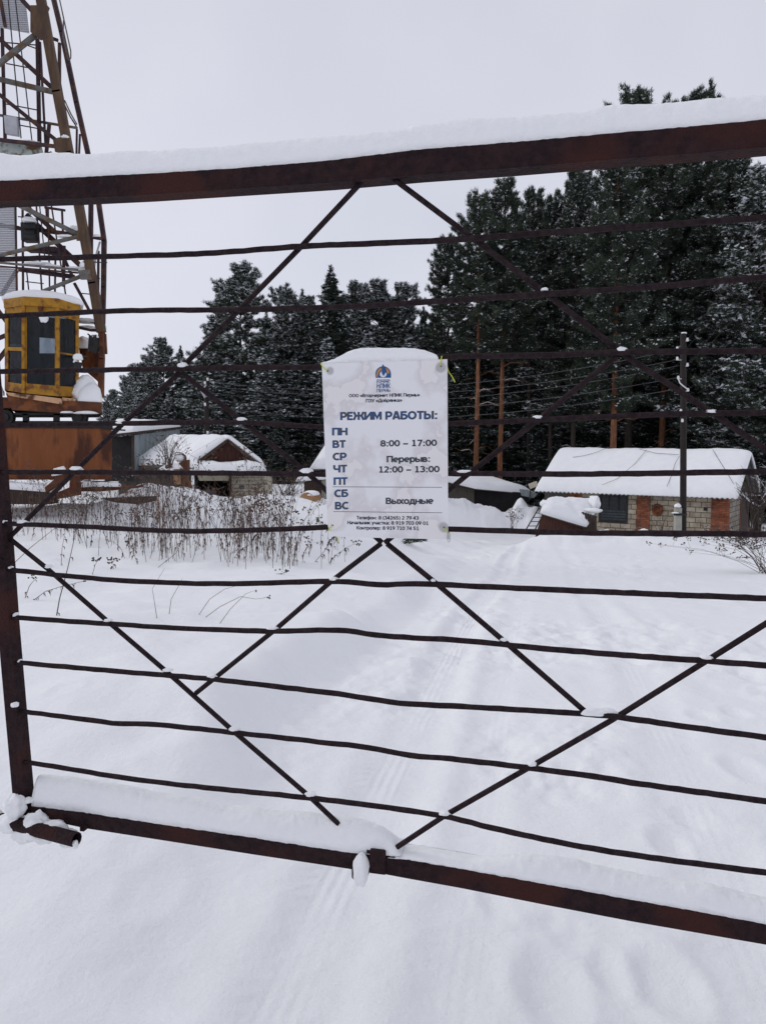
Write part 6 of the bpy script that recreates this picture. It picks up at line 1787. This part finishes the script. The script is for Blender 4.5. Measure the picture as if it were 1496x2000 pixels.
# snowy bare sapling by the shed end
sp_b = at(1480, 1040, 30.5)
sap = thing('bare_sapling', sp_b, 'small bare tree with snow lined limbs at the right end of the shed', 'tree')
mb, ms_ = MB(), MB()
rd_ = random.Random(4)
def limb(p, d, ln, r, lv):
    q = [p]; 
    for k in range(4):
        d = (d + Vector((rd_.gauss(0, .25), rd_.gauss(0, .25), rd_.gauss(.02, .18)))).normalized()
        q.append(q[-1] + d * ln / 4)
    mb.tube(q, [r, r * .85, r * .7, r * .55, r * .4], 6, 0, False)
    if d.z < .85 or lv: ms_.tube([x + UP * r * .9 for x in q], [r * .8, r * .9, r * .8, r * .7, r * .3], 5, 0, True)
    if lv < 3:
        for k in range(3): limb(q[rd_.randint(1, 4)], (d + Vector((rd_.gauss(0, .8), rd_.gauss(0, .6), rd_.gauss(0, .4)))).normalized(), ln * .6, r * .55, lv + 1)
limb(sp_b, Vector((0, 0, 1)), 1.9, .07, 0); limb(sp_b + UP * 1.0, Vector((-.5, 0, .6)), 1.4, .05, 0); limb(sp_b + UP * 1.2, Vector((.7, 0, .7)), 1.2, .045, 0)
part('limbs', mb, M['trunk_dark'], sap, True); part('snow_cover', ms_, M['snow_tree'], sap, True)
# fallen fir twig in the snow below the notice
c = hit(788, 1062)
mb = MB(); rd_ = random.Random(2)
ax_ = Vector((1, .1, .1)).normalized()
mb.tube([c, c + ax_ * .55], [.014, .005], 5)
for k in range(420):
    s = rd_.random(); p = c + ax_ * .55 * s + Vector((rd_.gauss(0, .03), rd_.gauss(0, .13 * (1 - s * .5)), rd_.uniform(0, .16))); d = (ax_ + Vector((rd_.gauss(0, .5), rd_.gauss(0, .7), rd_.gauss(0, .4)))).normalized()
    mb.add([p + UP * .008, p - UP * .008, p + d * .11], [(0, 1, 2)])
solo('fir_twig', mb, M['needle'], 'dark fir twig lying in the snow just under the notice', 'twig', None, False, c)

# ------------------------------------------------------------------ dry weeds of the left bank
def weed_mass():
    rd = random.Random(77); V, FA, MI = [], [], []
    mb = MB()
    def stalk(px, py, h, lean, leaves, r=.006, mt=0, hd=False):
        if mnoise.noise(Vector((px * .035, py * .05, 3))) + rd.uniform(-.25, .35) < -.05: return
        h *= 1.42 + .6 * mnoise.noise(Vector((px * .03, 9, 3)))
        c = hit(px, py, 5, 30)
        az = rd.uniform(0, 6.28)
        d = Vector((math.cos(az) * .5 + lean, math.sin(az) * .4, 0)) * h * rd.uniform(.1, .5)
        q = [c - UP * .05, c + d * .2 + UP * h * .4, c + d * .55 + UP * h * .75, c + d * 1.1 + UP * h * rd.uniform(.9, 1)]
        mb.tube(q, [r, r * .85, r * .6, r * .3], 3, mt, False)
        for k in range(leaves):
            s = rd.uniform(.15, 1); i0 = min(2, int(s * 3)); p = q[i0].lerp(q[i0 + 1], s * 3 - i0)
            o = Vector((rd.gauss(0, 1), rd.gauss(0, 1), 0)).normalized()
            l_ = rd.uniform(.04, .10)
            t1 = p + o * l_ * .35 - UP * l_ * rd.uniform(-.1, .5); t2 = p + o * l_ * .5 - UP * l_ * rd.uniform(.5, 1.1)
            w = Vector((-o.y, o.x, 0)) * l_ * .13 + UP * l_ * .06
            mb.add([p, t1 + w, t2, t1 - w], [(0, 1, 2, 3)], mt)
        if hd:
            for k in range(5):
                b0 = q[2].lerp(q[3], rd.uniform(.3, 1)); e = b0 + Vector((rd.gauss(0, .09), rd.gauss(0, .09), rd.uniform(.03, .14)))
                mb.tube([b0, e], [r * .4, r * .3], 3, mt, False)
                for z in range(3): mb.blob(e + Vector((rd.gauss(0, .03), rd.gauss(0, .03), rd.gauss(0, .015))), (.015, .015, .012), z, .2, None, mt, 5, 3)
    # clumps: px centre, half width, base row range, height range, count
    for (cx, hw, y0, y1, h0, h1, n_) in ((60, 90, 1005, 1045, .35, .75, 95), (170, 60, 1000, 1060, .4, .85, 75), (265, 60, 1025, 1085, .4, .95, 95), (335, 45, 1025, 1085, .5, 1.1, 95), (400, 40, 1020, 1070, .35, .8, 38),
        (470, 45, 1040, 1095, .45, .9, 90), (525, 45, 1035, 1100, .45, .95, 100), (575, 35, 1050, 1095, .3, .7, 32), (640, 30, 1070, 1100, .3, .6, 26), (330, 300, 990, 1030, .3, .7, 70), (120, 130, 985, 1000, .4, .8, 60), (560, 60, 1005, 1030, .3, .6, 24), (320, 22, 1020, 1070, 1.0, 1.5, 16), (485, 12, 1040, 1090, 1.1, 1.6, 9), (160, 90, 1010, 1040, .9, 1.2, 14), (300, 55, 985, 1005, .6, 1.1, 40), (500, 40, 1000, 1020, .6, 1.0, 30)):
        for i in range(n_):
            px = cx + rd.gauss(0, hw * .55)
            if px > 690: continue
            stalk(px, rd.uniform(y0, y1 + 14), rd.uniform(h0, h1) * rd.choice((.6, .85, 1, 1, 1.2)), rd.gauss(.05, .8), rd.randint(3, 13), .0042, rd.choice((0, 0, 0, 1)), rd.random() < .22)
    # thin bare switches in front of the orange box
    for i in range(170):
        px = rd.uniform(-30, 215)
        stalk(px, rd.uniform(955, 985), rd.uniform(.4, 1.0), rd.uniform(-.3, .3), rd.randint(0, 2), .003, 1)
    base = hit(300, 1060, 5, 30)
    o = solo('dry_weeds', mb, [M['weed'], mat('brown_switches', (.13, .075, .05), (.08, .05, .04), 3, .9)], 'thicket of dead brown weeds on the left bank', 'weeds', None, False, base)
    o['kind'] = 'stuff'
weed_mass()
def lone(px, py, tips, label, leaves=8, mt='weed', r=.004, hd=3, dy=0.0, seed=1):
    """a single stalk: traced from base to tip at its own distance"""
    rd = random.Random(seed + px)
    c = hit(px, py); Y = c.y
    q = [c - UP * .03] + [at(x, y, Y + dy * (i + 1)) for i, (x, y) in enumerate(tips)]
    mb = MB(); n_ = len(q)
    mb.tube(q, [r * (1 - .6 * i / (n_ - 1)) for i in range(n_)], 5, 0, False)
    for k in range(leaves):
        i0 = rd.randint(0, n_ - 2); p = q[i0].lerp(q[i0 + 1], rd.random()); o = Vector((rd.gauss(0, 1), rd.gauss(0, .5), 0)).normalized(); l_ = rd.uniform(.03, .07) * Y / 8
        t1 = p + o * l_ * .4 - UP * l_ * .2; t2 = p + o * l_ * .5 - UP * l_ * .9; w = Vector((0, 0, 1)) * l_ * .1 + o * l_ * .1
        mb.add([p, t1 + w, t2, t1 - w], [(0, 1, 2, 3)])
    for k in range(hd):
        e = q[-1] + Vector((rd.gauss(0, .03), rd.gauss(0, .03), rd.uniform(-.02, .04))) * Y / 8
        mb.tube([q[-1] - (q[-1] - q[-2]) * .2, e], [r * .4, r * .3], 3, 0, False)
        for z in range(2): mb.blob(e + Vector((rd.gauss(0, .012), rd.gauss(0, .012), rd.gauss(0, .01))) * Y / 8, (.010 * Y / 8,) * 3, z, .2, None, 0, 5, 3)
    solo('weed_stalk', mb, M[mt], label, 'weed', 'lone dead stalks on the snow', False, c)
lone(110, 1202, [(117, 1170), (133, 1110), (143, 1065), (150, 1030)], 'long bent stalk rising behind the lower left brace', 6, 'weed', .005, 3)
lone(120, 1105, [(122, 1070), (128, 1040), (128, 1000)], 'upright leafy stalk just right of the left post', 12)
lone(60, 1172, [(90, 1155), (125, 1144), (165, 1135)], 'low stalk with hanging seed pods stretched over the snow at the left', 16, 'weed', .004, 2)
lone(48, 1168, [(58, 1145), (66, 1135), (75, 1128)], 'short twig in the snow beside the left post', 4)
lone(22, 1102, [(60, 1070), (110, 1030), (170, 965)], 'long pale rod leaning up to the right behind the left post', 0, 'straw', .006, 0)
lone(180, 1122, [(186, 1105), (191, 1095)], 'small dark seed head behind the brace foot', 3, 'weed', .004, 7)
lone(222, 1112, [(222, 1105), (221, 1096)], 'dense dark seed head on a short stem', 6, 'weed', .004, 9)
lone(270, 1103, [(262, 1080), (254, 1063)], 'short curled stalk beside the dense seed head', 8)
lone(305, 1108, [(345, 1080), (362, 1045)], 'stalk leaning right with pale fluff at its foot', 6)
lone(308, 1208, [(303, 1180), (298, 1150), (322, 1110)], 'thin grass blade in the open snow, left of a pair', 0, 'straw', .003, 0)
lone(330, 1200, [(335, 1170), (352, 1140), (356, 1130)], 'thin grass blade in the open snow, right of a pair', 0, 'straw', .003, 0)
lone(385, 1200, [(410, 1170), (440, 1150), (460, 1145)], 'bent grass stem with a small head, lowest left of its tuft', 0, 'straw', .003, 1)
lone(395, 1205, [(430, 1185), (470, 1165), (500, 1170), (516, 1168)], 'bent grass stem with a drooping head reaching furthest right', 0, 'straw', .003, 2)
lone(425, 1218, [(450, 1190), (480, 1160), (492, 1155)], 'straight grass stem crossing the drooping ones', 0, 'straw', .003, 1)
lone(515, 1122, [(535, 1122), (560, 1118)], 'low brown tuft lying on the snow left of the notice', 14, 'weed', .004, 4)
lone(612, 1098, [(635, 1075), (650, 1050), (668, 1040)], 'leafy stalk leaning right just below the notice corner', 22, 'weed', .005, 4)
lone(640, 1100, [(655, 1085), (680, 1068), (692, 1062)], 'leafy stalk bending to the brace under the notice', 14, 'weed', .004, 5)
lone(455, 1090, [(468, 1075), (490, 1062), (505, 1040)], 'leafy stalk leaning right at the front of the weed thicket', 22, 'weed', .005, 3)
